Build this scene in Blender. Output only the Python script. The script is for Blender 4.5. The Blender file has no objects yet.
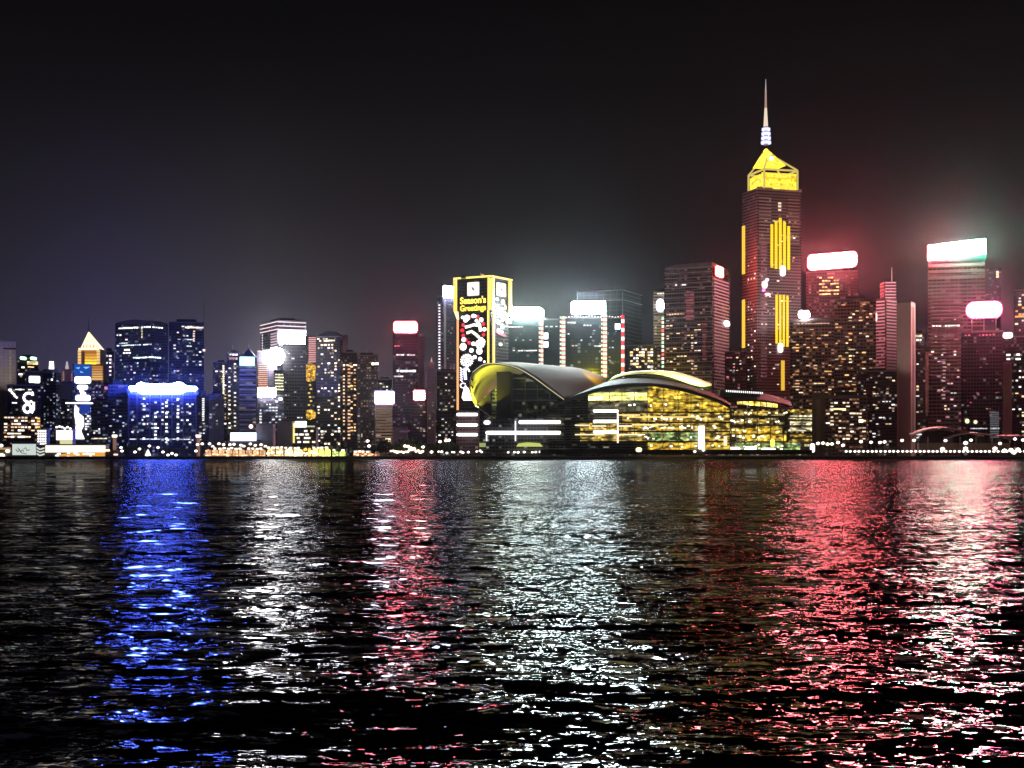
import bpy, bmesh, math, random
import numpy as np
from mathutils import Vector
R = random.Random(7)
sc = bpy.context.scene
# ---------------------------------------------------------------- camera, sky, fill sun, exposure
F = 1500.0          # focal length in pixels of a 1024 px wide frame
CAMZ = 5.5          # eye height above the water of the harbour
HOR = 454.0
HAZE = 0.000006
cam_d = bpy.data.cameras.new("camera"); cam = bpy.data.objects.new("camera", cam_d)
sc.collection.objects.link(cam); sc.camera = cam
cam_d.sensor_width = 36.0; cam_d.lens = F * 36.0 / 1024.0
cam_d.shift_y = (HOR - 384.0) / 1024.0
cam_d.clip_start = 0.5; cam_d.clip_end = 20000
cam.location = (0, 0, CAMZ); cam.rotation_euler = (math.radians(90), 0, 0)

world = bpy.data.worlds.new("World"); sc.world = world; world.use_nodes = True
nt = world.node_tree; nt.nodes.clear()
def wn(t, **k):
    n = nt.nodes.new(t)
    for a, b in k.items(): setattr(n, a, b)
    return n
out = wn('ShaderNodeOutputWorld')
sky = wn('ShaderNodeTexSky', sky_type='NISHITA', sun_disc=False)
sky.sun_elevation = math.radians(35); sky.sun_rotation = math.radians(200)
bg_sky = wn('ShaderNodeBackground'); bg_sky.inputs[1].default_value = 0.00008
nt.links.new(sky.outputs[0], bg_sky.inputs[0])
tc = wn('ShaderNodeTexCoord'); sp = wn('ShaderNodeSeparateXYZ'); nt.links.new(tc.outputs['Generated'], sp.inputs[0])
ab = wn('ShaderNodeMath', operation='ABSOLUTE'); nt.links.new(sp.outputs[2], ab.inputs[0])
hz = wn('ShaderNodeValToRGB'); nt.links.new(ab.outputs[0], hz.inputs[0])   # how far the city's glow climbs
cr = hz.color_ramp; cr.elements[0].position = 0.0; cr.elements[0].color = (1, 1, 1, 1)
cr.elements[1].position = 1.0; cr.elements[1].color = (0.01, 0.01, 0.01, 1)
for p, v in ((0.05, 0.84), (0.10, 0.58), (0.16, 0.34), (0.23, 0.15), (0.32, 0.05), (0.5, 0.02)):
    e = cr.elements.new(p); e.color = (v, v, v, 1)
az = wn('ShaderNodeMapRange'); nt.links.new(sp.outputs[0], az.inputs[0])
az.inputs[1].default_value = -0.36; az.inputs[2].default_value = 0.36
hue = wn('ShaderNodeValToRGB'); nt.links.new(az.outputs[0], hue.inputs[0])
cr = hue.color_ramp
cr.elements[0].position = 0.0; cr.elements[0].color = (0.030, 0.028, 0.040, 1)
cr.elements[1].position = 1.0; cr.elements[1].color = (0.016, 0.011, 0.015, 1)
for p, c in ((0.14, (0.060, 0.051, 0.112)), (0.27, (0.082, 0.074, 0.096)), (0.38, (0.056, 0.047, 0.058)), (0.52, (0.028, 0.030, 0.031)),
             (0.66, (0.020, 0.015, 0.019)), (0.82, (0.018, 0.011, 0.015))):
    e = cr.elements.new(p); e.color = (*c, 1)
mul = wn('ShaderNodeMixRGB', blend_type='MULTIPLY'); mul.inputs[0].default_value = 1
up = wn('ShaderNodeMapRange'); nt.links.new(ab.outputs[0], up.inputs[0]); up.inputs[1].default_value = 0.08; up.inputs[2].default_value = 0.26
neu = wn('ShaderNodeMixRGB'); nt.links.new(up.outputs[0], neu.inputs[0]); nt.links.new(hue.outputs[0], neu.inputs[1]); neu.inputs[2].default_value = (.040, .034, .037, 1)
nt.links.new(neu.outputs[0], mul.inputs[1]); nt.links.new(hz.outputs[0], mul.inputs[2])
nz = wn('ShaderNodeTexNoise'); nz.inputs['Scale'].default_value = 3.5; nz.inputs['Detail'].default_value = 3
nt.links.new(tc.outputs['Generated'], nz.inputs['Vector'])
nr = wn('ShaderNodeMapRange'); nt.links.new(nz.outputs[0], nr.inputs[0]); nr.inputs[3].default_value = 0.8; nr.inputs[4].default_value = 1.2
bg = wn('ShaderNodeBackground'); nt.links.new(mul.outputs[0], bg.inputs[0]); nt.links.new(nr.outputs[0], bg.inputs[1])
add = wn('ShaderNodeAddShader'); nt.links.new(bg.outputs[0], add.inputs[0]); nt.links.new(bg_sky.outputs[0], add.inputs[1])
nt.links.new(add.outputs[0], out.inputs[0])

fill_sun_d = bpy.data.lights.new("moon", 'SUN'); moon = bpy.data.objects.new("moon", fill_sun_d); sc.collection.objects.link(moon)  # faint sun lamp added to lift the dark facades
fill_sun_d.energy = 0.02; fill_sun_d.angle = math.radians(0.5); fill_sun_d.color = (1.0, 0.93, 0.85)
moon.rotation_euler = (math.radians(55), 0, math.radians(-20))

sc.view_settings.view_transform = 'Standard'; sc.view_settings.look = 'None'
sc.view_settings.exposure = 0.0; sc.view_settings.gamma = 1.0; sc.view_settings.use_curve_mapping = False
sc.render.engine = 'CYCLES'
cy = sc.cycles
cy.use_denoising = True
cy.max_bounces = 5; cy.diffuse_bounces = 1; cy.glossy_bounces = 3; cy.transmission_bounces = 2; cy.volume_bounces = 0
cy.transparent_max_bounces = 4; cy.caustics_reflective = True; cy.blur_glossy = 0.0
cy.sample_clamp_direct = 0; cy.sample_clamp_indirect = 30

# ---------------------------------------------------------------- helpers
def X(px, D): return (px - 512.0) * D / F
def Z(py, D): return CAMZ + (HOR - py) * D / F
GZ = 3.0            # quay level above the water
SHORE = 1500.0

def link(o): sc.collection.objects.link(o); return o
def tag(o, label, cat, group=None, kind=None):
    if label: o['label'] = label
    if cat: o['category'] = cat
    if group: o['group'] = group
    if kind: o['kind'] = kind
    return o
def mesh(name, verts, faces, mat=None, uvs=None, smooth=False):
    me = bpy.data.meshes.new(name)
    me.from_pydata([tuple(v) for v in verts], [], faces)
    if uvs:
        ul = me.uv_layers.new(name='UVMap')
        ul.data.foreach_set('uv', [c for uv in uvs for c in uv])
    if mat: me.materials.append(mat)
    if smooth:
        me.polygons.foreach_set('use_smooth', [True] * len(me.polygons))
    me.update()
    return me
class Thing:
    def __init__(s, name, label, cat, x, y, z=GZ, group=None):
        s.loc = Vector((x, y, z))
        s.o = link(bpy.data.objects.new(name, None)); s.o.location = s.loc
        s.o.empty_display_size = 5
        tag(s.o, label, cat, group)
    def put(s, name, me, parent=None, at=None, rz=0, scale=None):
        o = link(bpy.data.objects.new(name, me)); o.parent = parent or s.o
        if at is not None:
            base = s.loc if parent is None else s.loc + Vector(parent.location)
            o.location = Vector(at) - base
        elif parent is not None:
            o.location = -Vector(parent.location)
        if rz: o.rotation_euler.z = rz
        if scale: o.scale = scale
        return o
    def add(s, name, verts, faces, mat, parent=None, uvs=None, smooth=False):
        me = mesh(name, [Vector(v) - s.loc for v in verts], faces, mat, uvs, smooth)
        return s.put(name, me, parent)
def prism(pts, z0, z1, cap=True):
    """closed prism over a footprint listed counter clockwise, with uv in metres on the walls"""
    n = len(pts); v = [(x, y, z0) for x, y in pts] + [(x, y, z1) for x, y in pts]
    f = []; uv = []; u = 0
    for i in range(n):
        j = (i + 1) % n; L = math.hypot(pts[j][0] - pts[i][0], pts[j][1] - pts[i][1])
        f.append((i, j, n + j, n + i)); uv += [(u, 0), (u + L, 0), (u + L, z1 - z0), (u, z1 - z0)]; u += L
    if cap:
        f.append(tuple(range(n, 2 * n))); uv += [(-50, -50)] * n
        f.append(tuple(range(n - 1, -1, -1))); uv += [(-50, -50)] * n
    return v, f, uv
def boxv(x0, x1, y0, y1, z0, z1):
    return prism([(x0, y0), (x1, y0), (x1, y1), (x0, y1)], z0, z1)
class Face:
    """a vertical plane through two ground points; pixel measurements are projected onto it"""
    def __init__(s, a, b, kref=None):
        s.kref = kref          # depth at which heights were measured: level lines stay level
        s.a = Vector((a[0], a[1])); s.b = Vector((b[0], b[1])); d = (s.b - s.a).normalized(); s.d = d
        s.n = Vector((d.y, -d.x))              # towards the harbour
        if s.n.dot(s.a + s.b) > 0: s.n = -s.n
        s.rz = math.atan2(d.y, d.x)
    def pt(s, px, py, off=0.0):
        r = Vector(((px - 512.0) / F, 1.0)); k = s.a.dot(s.n) / r.dot(s.n)
        p = r * k
        return Vector((p.x + s.n.x * off, p.y + s.n.y * off, CAMZ + (HOR - py) / F * (s.kref or k)))
    def k(s, px):
        r = Vector(((px - 512.0) / F, 1.0)); return s.a.dot(s.n) / r.dot(s.n)
def flat(D): return Face((X(0, D), D), (X(1024, D), D))
def fpoly(th, name, face, outline, t0, t1, mat, parent=None, smooth=False):
    """an outline on a facade given thickness from t0 to t1 metres proud of it"""
    n = len(outline)
    v = [face.pt(x, y, t0) for x, y in outline] + [face.pt(x, y, t1) for x, y in outline]
    f = [tuple(range(n, 2 * n)), tuple(range(n - 1, -1, -1))] + [(i, (i + 1) % n, n + (i + 1) % n, n + i) for i in range(n)]
    me = mesh(name, [p - th.loc for p in v], f, mat)
    bm = bmesh.new(); bm.from_mesh(me); bmesh.ops.recalc_face_normals(bm, faces=bm.faces); bm.to_mesh(me); bm.free()
    return th.put(name, me, parent)
def fbox(th, name, face, x0, x1, y0, y1, mat, t0=0.05, t1=0.5, parent=None):
    return fpoly(th, name, face, [(x0, y1), (x1, y1), (x1, y0), (x0, y0)], t0, t1, mat, parent)
def rrect(x0, x1, y0, y1, r, sk=0.0, n=5):
    o = []
    for cx, cy_, a0 in ((x1 - r, y1 - r, 0), (x0 + r, y1 - r, 90), (x0 + r, y0 + r, 180), (x1 - r, y0 + r, 270)):
        for i in range(n + 1):
            a = math.radians(a0 + 90 * i / n); o.append((cx + r * math.cos(a), cy_ + r * math.sin(a)))
    return [(x, y + sk * (x - x0) / (x1 - x0)) for x, y in o]
def ellipse(cx, cy_, rx, ry, n=16):
    return [(cx + rx * math.cos(2 * math.pi * i / n), cy_ + ry * math.sin(2 * math.pi * i / n)) for i in range(n)]
def bar(th, name, p, q, w, mat, parent=None, w2=None):
    """a square bar between two points"""
    p, q = Vector(p), Vector(q); d = (q - p).normalized()
    a = d.cross(Vector((0, 1, 0))); a = a.normalized() if a.length > 1e-3 else Vector((1, 0, 0)); b = d.cross(a)
    v = []
    for c, s in ((p, w / 2), (q, (w2 if w2 is not None else w) / 2)):
        v += [c + a * s + b * s, c - a * s + b * s, c - a * s - b * s, c + a * s - b * s]
    f = [(0, 1, 2, 3), (7, 6, 5, 4), (0, 4, 5, 1), (1, 5, 6, 2), (2, 6, 7, 3), (3, 7, 4, 0)]
    return th.add(name, v, f, mat, parent)
def cone(th, name, x, y, z0, z1, r0, r1, mat, n=10, parent=None, smooth=True):
    v = []; f = []
    for z, r in ((z0, r0), (z1, r1)):
        v += [(x + r * math.cos(2 * math.pi * i / n), y + r * math.sin(2 * math.pi * i / n), z) for i in range(n)]
    f = [(i, (i + 1) % n, n + (i + 1) % n, n + i) for i in range(n)] + [tuple(range(n - 1, -1, -1)), tuple(range(n, 2 * n))]
    return th.add(name, v, f, mat, parent)
def ball(th, name, c, r, mat, squash=1.0, parent=None):
    me = bpy.data.meshes.new(name); bm = bmesh.new(); bmesh.ops.create_icosphere(bm, subdivisions=2, radius=r); bm.to_mesh(me); bm.free()
    me.materials.append(mat)
    return th.put(name, me, parent, at=c, scale=(1, 1, squash))

# ---------------------------------------------------------------- materials
_m = {}
class N:
    def __init__(s, name):
        s.m = bpy.data.materials.new(name); s.m.use_nodes = True; s.t = s.m.node_tree
        s.p = s.t.nodes['Principled BSDF']; s.out = s.t.nodes['Material Output']
    def n(s, ty, **k):
        x = s.t.nodes.new(ty)
        for a, b in k.items(): setattr(x, a, b)
        return x
    def L(s, a, b):
        s.t.links.new(a, b)
    def M(s, op, a, b=None, c=None):
        x = s.t.nodes.new('ShaderNodeMath'); x.operation = op
        for i, q in enumerate((a, b, c)):
            if q is None: continue
            if isinstance(q, (int, float)): x.inputs[i].default_value = q
            else: s.t.links.new(q, x.inputs[i])
        return x.outputs[0]
    def mix(s, f, a, b, bt='MIX'):
        x = s.t.nodes.new('ShaderNodeMixRGB'); x.blend_type = bt
        for i, q in enumerate((f, a, b)):
            if isinstance(q, (int, float)): x.inputs[i].default_value = q
            elif isinstance(q, tuple): x.inputs[i].default_value = (*q[:3], 1)
            else: s.t.links.new(q, x.inputs[i])
        return x.outputs[0]
def em(col, st, sample=True):
    """something that gives off light: a tube, lamp, screen or lit window"""
    st = st * .6 if st < 8 else st * 15.0
    k = ('em', col, st, sample)
    if k not in _m:
        n = N('lit'); n.p.inputs['Base Color'].default_value = (0.02, 0.02, 0.02, 1); n.p.inputs['Roughness'].default_value = 0.4
        n.p.inputs['Emission Color'].default_value = (*col, 1); n.p.inputs['Emission Strength'].default_value = st
        n.m.cycles.emission_sampling = 'FRONT_BACK' if sample else 'NONE'
        _m[k] = n.m
    return _m[k]
def surf(col, rough=0.6, metal=0.0, var=0.25, scale=0.15, spec=0.3):
    k = ('surf', col, rough, metal, var, scale, spec)
    if k not in _m:
        n = N('painted'); g = n.n('ShaderNodeNewGeometry'); z = n.n('ShaderNodeTexNoise')
        z.inputs['Scale'].default_value = scale; z.inputs['Detail'].default_value = 5; n.L(g.outputs['Position'], z.inputs['Vector'])
        lo = tuple(c * (1 - var) for c in col); hi = tuple(min(1, c * (1 + var)) for c in col)
        n.L(n.mix(z.outputs[0], lo, hi), n.p.inputs['Base Color'])
        n.p.inputs['Roughness'].default_value = rough; n.p.inputs['Metallic'].default_value = metal; n.p.inputs['Specular IOR Level'].default_value = spec
        _m[k] = n.m
    return _m[k]
def facade(key, wall, glass, wu=3.2, fh=3.6, p=0.15, glow=(1, .75, .45), gs=0.25, band=0.45, vert=0.2, rough=0.25):
    """a window wall: storey bands, mullions, and rooms of which a share p is dimly lit"""
    k = ('fac', key)
    if k in _m: return _m[k]
    n = N('facade_' + key)
    uv = n.n('ShaderNodeUVMap'); s = n.n('ShaderNodeSeparateXYZ'); n.L(uv.outputs[0], s.inputs[0])
    inf = n.n('ShaderNodeObjectInfo'); seed = n.M('MULTIPLY', inf.outputs['Random'], 91.0)
    u = n.M('DIVIDE', s.outputs[0], wu); v = n.M('DIVIDE', s.outputs[1], fh)
    fu, fv = n.M('FRACT', u), n.M('FRACT', v); iu, iv = n.M('FLOOR', u), n.M('FLOOR', v)
    mv = n.M('MULTIPLY', n.M('GREATER_THAN', fv, band * 0.6), n.M('LESS_THAN', fv, 1 - band * 0.4))
    mu = n.M('MULTIPLY', n.M('GREATER_THAN', fu, vert / 2), n.M('LESS_THAN', fu, 1 - vert / 2))
    win = n.M('MULTIPLY', mv, mu)
    inside = n.M('GREATER_THAN', s.outputs[0], -1)
    win = n.M('MULTIPLY', win, inside)
    cb = n.n('ShaderNodeCombineXYZ'); n.L(iu, cb.inputs[0]); n.L(iv, cb.inputs[1]); n.L(seed, cb.inputs[2])
    w = n.n('ShaderNodeTexWhiteNoise', noise_dimensions='3D'); n.L(cb.outputs[0], w.inputs['Vector'])
    cb2 = n.n('ShaderNodeCombineXYZ'); n.L(iv, cb2.inputs[1]); n.L(seed, cb2.inputs[2])
    fl = n.n('ShaderNodeTexWhiteNoise', noise_dimensions='3D'); n.L(cb2.outputs[0], fl.inputs['Vector'])
    # big patches of lit and dark tenancies
    nz = n.n('ShaderNodeTexNoise'); nz.inputs['Scale'].default_value = 0.12; nz.inputs['Detail'].default_value = 1.5
    n.L(cb.outputs[0], nz.inputs['Vector'])
    prob = n.M('MULTIPLY', n.M('ADD', n.M('MULTIPLY', fl.outputs['Value'], 0.9), n.M('MULTIPLY', nz.outputs[0], 1.1)), p)
    lit = n.M('LESS_THAN', w.outputs['Value'], prob)
    sc_ = n.n('ShaderNodeSeparateColor'); n.L(w.outputs['Color'], sc_.inputs[0])
    amt = n.M('POWER', sc_.outputs[1], 2.0)
    e = n.M('MULTIPLY', n.M('MULTIPLY', lit, win), n.M('MULTIPLY', n.M('ADD', amt, 0.15), gs))
    gc = n.mix(sc_.outputs[2], glow, (min(1, glow[0] * 1.0), min(1, glow[1] * 1.25), min(1, glow[2] * 1.7)))
    n.L(gc, n.p.inputs['Emission Color']); n.L(e, n.p.inputs['Emission Strength'])
    g = n.n('ShaderNodeNewGeometry'); dn = n.n('ShaderNodeTexNoise'); dn.inputs['Scale'].default_value = 0.05; dn.inputs['Detail'].default_value = 6
    n.L(g.outputs['Position'], dn.inputs['Vector'])
    wc = n.mix(dn.outputs[0], tuple(c * 0.7 for c in wall), tuple(min(1, c * 1.3) for c in wall))
    n.L(n.mix(win, wc, glass), n.p.inputs['Base Color'])
    n.L(n.M('SUBTRACT', 0.75, n.M('MULTIPLY', win, 0.75 - rough)), n.p.inputs['Roughness'])
    n.m.cycles.emission_sampling = 'NONE'; n.p.inputs['Specular IOR Level'].default_value = .2
    _m[k] = n.m; return n.m
def hall_glow(key, c0, c1, st, cw=2.2, ch=2.4, dark=0.35):
    """lit rooms seen through glazing: small bays of differing brightness"""
    k = ('hall', key)
    if k in _m: return _m[k]
    n = N('hall_' + key)
    uv = n.n('ShaderNodeUVMap'); s = n.n('ShaderNodeSeparateXYZ'); n.L(uv.outputs[0], s.inputs[0])
    cb = n.n('ShaderNodeCombineXYZ'); n.L(n.M('FLOOR', n.M('DIVIDE', s.outputs[0], cw)), cb.inputs[0]); n.L(n.M('FLOOR', n.M('DIVIDE', s.outputs[1], ch)), cb.inputs[1])
    w = n.n('ShaderNodeTexWhiteNoise', noise_dimensions='3D'); n.L(cb.outputs[0], w.inputs['Vector'])
    nz = n.n('ShaderNodeTexNoise'); nz.inputs['Scale'].default_value = 0.28; nz.inputs['Detail'].default_value = 1.5; mq = n.n('ShaderNodeMapping'); mq.inputs['Scale'].default_value = (.45, 1.1, 1); n.L(uv.outputs[0], mq.inputs[0]); n.L(mq.outputs[0], nz.inputs['Vector'])
    a = n.M('MULTIPLY', n.M('ADD', n.M('POWER', w.outputs['Value'], 3.0), .4), n.M('MAXIMUM', n.M('SUBTRACT', n.M('MULTIPLY', nz.outputs[0], 2.9), .6 + dark * 2.0), 0.0))
    a = n.M('MAXIMUM', a, 0.03)
    sc_ = n.n('ShaderNodeSeparateColor'); n.L(w.outputs['Color'], sc_.inputs[0])
    n.L(n.mix(sc_.outputs[1], c0, c1), n.p.inputs['Emission Color']); n.L(n.M('MULTIPLY', a, st), n.p.inputs['Emission Strength'])
    n.p.inputs['Base Color'].default_value = (0.03, 0.03, 0.025, 1); n.p.inputs['Roughness'].default_value = 0.12
    n.m.cycles.emission_sampling = 'NONE'
    _m[k] = n.m; return n.m

# palette
WHITE = (1.0, 0.96, 0.95); COOL = (0.82, 0.9, 1.0); WARM = (1.0, 0.72, 0.42); AMBER = (1.0, 0.5, 0.16); GOLD = (1.0, 0.66, 0.02)
RED = (1.0, 0.05, 0.08); PINK = (1.0, 0.22, 0.3); BLUE = (0.08, 0.2, 1.0); GREEN = (0.5, 1.0, 0.72)
FAC = dict(
 blue=dict(wall=(.1, .1, .16), glass=(.05, .06, .12), p=.16, glow=(.6, .68, 1), gs=.35, wu=3, fh=3.8),
 purple=dict(wall=(.08, .072, .1), glass=(.06, .055, .09), p=.18, glow=(.85, .7, .9), gs=.28, wu=3, fh=3.6),
 dark=dict(wall=(.045, .04, .045), glass=(.03, .03, .035), p=.15, glow=(1, .78, .55), gs=.3, wu=3, fh=3.6),
 black=dict(wall=(.05, .05, .055), glass=(.02, .02, .024), p=.06, glow=(1, .85, .7), gs=.22, wu=3.4, fh=4, rough=.15),
 glass=dict(wall=(.025, .03, .033), glass=(.035, .05, .055), p=.08, glow=(.8, 1, .95), gs=.2, wu=4, fh=4, band=.3, rough=.1),
 flats=dict(wall=(.09, .08, .085), glass=(.04, .04, .045), p=.42, glow=(1, .66, .4), gs=.55, wu=3.4, fh=3.2, band=.6, vert=.5, rough=.3),
 warm=dict(wall=(.16, .12, .1), glass=(.04, .03, .026), p=.3, glow=(1, .42, .2), gs=.35, wu=3.6, fh=3.9, band=.5, rough=.2),
 red=dict(wall=(.1, .06, .065), glass=(.06, .03, .04), p=.22, glow=(1, .35, .35), gs=.4, wu=3.2, fh=3.8, rough=.2),
 striped=dict(wall=(.2, .19, .2), glass=(.03, .03, .035), p=.2, glow=(1, .7, .5), gs=.3, wu=8, fh=4.2, band=.5, vert=.02),
 tan=dict(wall=(.5, .4, .3), glass=(.05, .04, .035), p=.3, glow=(1, .72, .4), gs=.35, wu=6, fh=3.6, band=.6, vert=.05),
 stone=dict(wall=(.34, .3, .3), glass=(.17, .15, .14), p=.03, glow=(1, .7, .5), gs=.4, wu=5, fh=4, band=.8, vert=.7, rough=.6),
)
def fac(k): return facade(k, **FAC[k])
GREYM = surf((.16, .16, .17), .5, .3); DARKM = surf((.05, .05, .055), .5, .4); STEEL = surf((.3, .3, .32), .35, .8)

_wm = {}
def win_mesh(col, st):
    k = (col, st)
    if k not in _wm:
        v, f, _ = boxv(-.5, .5, -.5, .5, -.5, .5); _wm[k] = mesh('window', v, f, em(col, st, False))
    return _wm[k]
class Tower(Thing):
    """a tall building: front wall from px0 to px1 (or to the corner, with a side wall behind) up to ytop"""
    def __init__(s, label, px0, px1, ytop, D, style='dark', corner=None, deep=34, name='office_tower', cat='skyscraper', group=None, side=None,
                 roof=True, base=None, mast=0):
        s.D = D; s.px0, s.px1, s.ytop = px0, px1, ytop
        z1 = Z(ytop, D)
        if corner is None:
            # each block squarely faces the harbour mouth where the viewer stands
            c = Vector((X((px0 + px1) / 2, D), D)); ray = c.normalized(); pl = Vector((ray.y, -ray.x))
            def hit0(px):
                r = Vector(((px - 512) / F, 1.0)); return r * (c.dot(ray) / r.dot(ray))
            A, B = hit0(px0), hit0(px1)
            fp = [tuple(A), tuple(B), tuple(B + ray * deep), tuple(A + ray * deep)]
            s.faces = [(px0, px1, Face(A, B, D))]
        else:
            c = Vector((X(corner, D), D)); ang = math.radians(side if side is not None else 35)
            wl = abs(corner - px0) * D / F; wr = abs(px1 - corner) * D / F
            # left wall runs back from the corner, the right wall too, at right angles in plan
            dl = Vector((-math.cos(ang), math.sin(ang))); dr = Vector((math.sin(ang), math.cos(ang)))
            def hit(p, d, px):
                r = Vector(((px - 512) / F, 1.0)); k = (p.x * d.y - p.y * d.x) / (r.x * d.y - r.y * d.x); return r * k
            a = hit(c, dl, px0); b = hit(c, dr, px1)
            fp = [tuple(a), tuple(c), tuple(b), tuple(a + b - c)]
            s.faces = [(px0, corner, Face(a, c, D)), (corner, px1, Face(c, b, D))]
        s.fp = fp
        cx = sum(p[0] for p in fp) / 4; cy_ = sum(p[1] for p in fp) / 4
        super().__init__(name, label, cat, cx, cy_, GZ, group)
        v, f, uv = prism(fp, GZ, z1); s.z1 = z1
        s.body = s.add('facade', v, f, fac(style) if isinstance(style, str) else style, uvs=uv)
        s.c = Vector((cx, cy_))
        if roof:
            s.inset('parapet', 1.0, z1 + .01, z1 + 1.6, GREYM, ring=True)
            s.inset('plant_room', R.uniform(.4, .62), z1 + .02, z1 + R.uniform(3.5, 7), DARKM)
        if mast:
            cone(s, 'antenna', s.c.x + R.uniform(-4, 4), s.c.y, z1 + 3, z1 + 3 + mast, .5, .12, STEEL, 6)
        s.nwin = 0
    def inset(s, name, k, z0, z1, mat, ring=False):
        fp = [tuple(s.c + (Vector(p) - s.c) * k) for p in s.fp]
        if ring:
            inn = [tuple(s.c + (Vector(p) - s.c) * (k - .06)) for p in s.fp]
            v = [(*p, z0) for p in fp] + [(*p, z1) for p in fp] + [(*p, z0) for p in inn] + [(*p, z1) for p in inn]; f = []
            for i in range(4):
                j = (i + 1) % 4
                f += [(i, j, 4 + j, 4 + i), (4 + i, 4 + j, 12 + j, 12 + i), (12 + i, 12 + j, 8 + j, 8 + i)]
            return s.add(name, v, f, mat)
        v, f, uv = prism(fp, z0, z1); return s.add(name, v, f, mat, uvs=uv)
    def face(s, px):
        for a, b, fc in s.faces:
            if a <= px <= b: return fc
        return s.faces[0][2] if px < s.faces[0][0] else s.faces[-1][2]
    def win(s, px, py, w=2.2, h=1.5, col=WARM, st=2.0):
        """one lit window, its size given in photograph pixels"""
        if s.nwin >= 100: return
        s.nwin += 1
        fc = s.face(px); k = fc.k(px) / F
        s.put('window', win_mesh(col, st), at=fc.pt(px, py, .12), rz=fc.rz, scale=(w * k, .5, h * k))
    def wins(s, x0, x1, y0, y1, n, w=2.2, h=1.5, cols=(WARM,), st=2.0, dx=3.2, dy=3.2):
        """n lit windows scattered over the storeys and bays of a stretch of wall"""
        cells = [(x0 + (i + .5) * dx, y0 + (j + .5) * dy) for i in range(max(1, int((x1 - x0) / dx))) for j in range(max(1, int((y1 - y0) / dy)))]
        R.shuffle(cells)
        for x, y in cells[:n]:
            s.win(x, y, w * R.uniform(.65, 1.25), h * R.uniform(.7, 1.1), R.choice(cols), st * R.choice((.5, .8, 1, 1.6)))
    def row(s, x0, x1, y, n, w=2.2, h=1.2, col=WHITE, st=3.0, keep=.8):
        for i in range(n):
            if R.random() < keep: s.win(x0 + (i + .5) * (x1 - x0) / n, y + R.uniform(-.15, .15), w * R.uniform(.7, 1.2), h, col, st * R.choice((.6, 1, 1.3)))
    def col(s, x, y0, y1, n, w=1.6, h=1.2, col=WARM, st=3.0, keep=.9):
        for i in range(n):
            if R.random() < keep: s.win(x + R.uniform(-.15, .15), y0 + (i + .5) * (y1 - y0) / n, w, h, col, st * R.choice((.6, 1, 1.2)))
    def sign(s, x0, x1, y0, y1, col, st, r=1.0, sk=0.0, name='sign_panel', frame=True, lift=1.2, legs=True, rim=None):
        fc = s.face((x0 + x1) / 2)
        o = fpoly(s, name, fc, rrect(x0, x1, y0, y1, min(r, (y1 - y0) / 2 - .05, (x1 - x0) / 2 - .05), sk), lift, lift + 1.0, em(col, st))
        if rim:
            fpoly(s, 'glow_rim', fc, rrect(x0 - 1.1, x1 + 1.1, y0 - 1.1, y1 + 1.1, min(r + .8, (y1 - y0) / 2), sk), lift - .05, lift + .5, em(rim, 5.5), o)  # the sign's coloured glow put in as a lit outline
        if frame:
            fpoly(s, 'sign_frame', fc, rrect(x0 - .4, x1 + .4, y0 - .4, y1 + .4, min(r + .3, (y1 - y0) / 2), sk), lift - .7, lift - .1, DARKM, o)
        if legs and y1 < s.ytop + 6:
            for t in (.15, .5, .85):
                x = x0 + (x1 - x0) * t
                p = fc.pt(x, y1 - 1, .2); q = fc.pt(x, s.ytop + 1.5, .2)
                if p.z > s.z1 + .5: bar(s, 'support_strut', (p.x, p.y + 2, p.z), (q.x, q.y + 2, s.z1 - .2), .6, STEEL, o)
        return o

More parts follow.
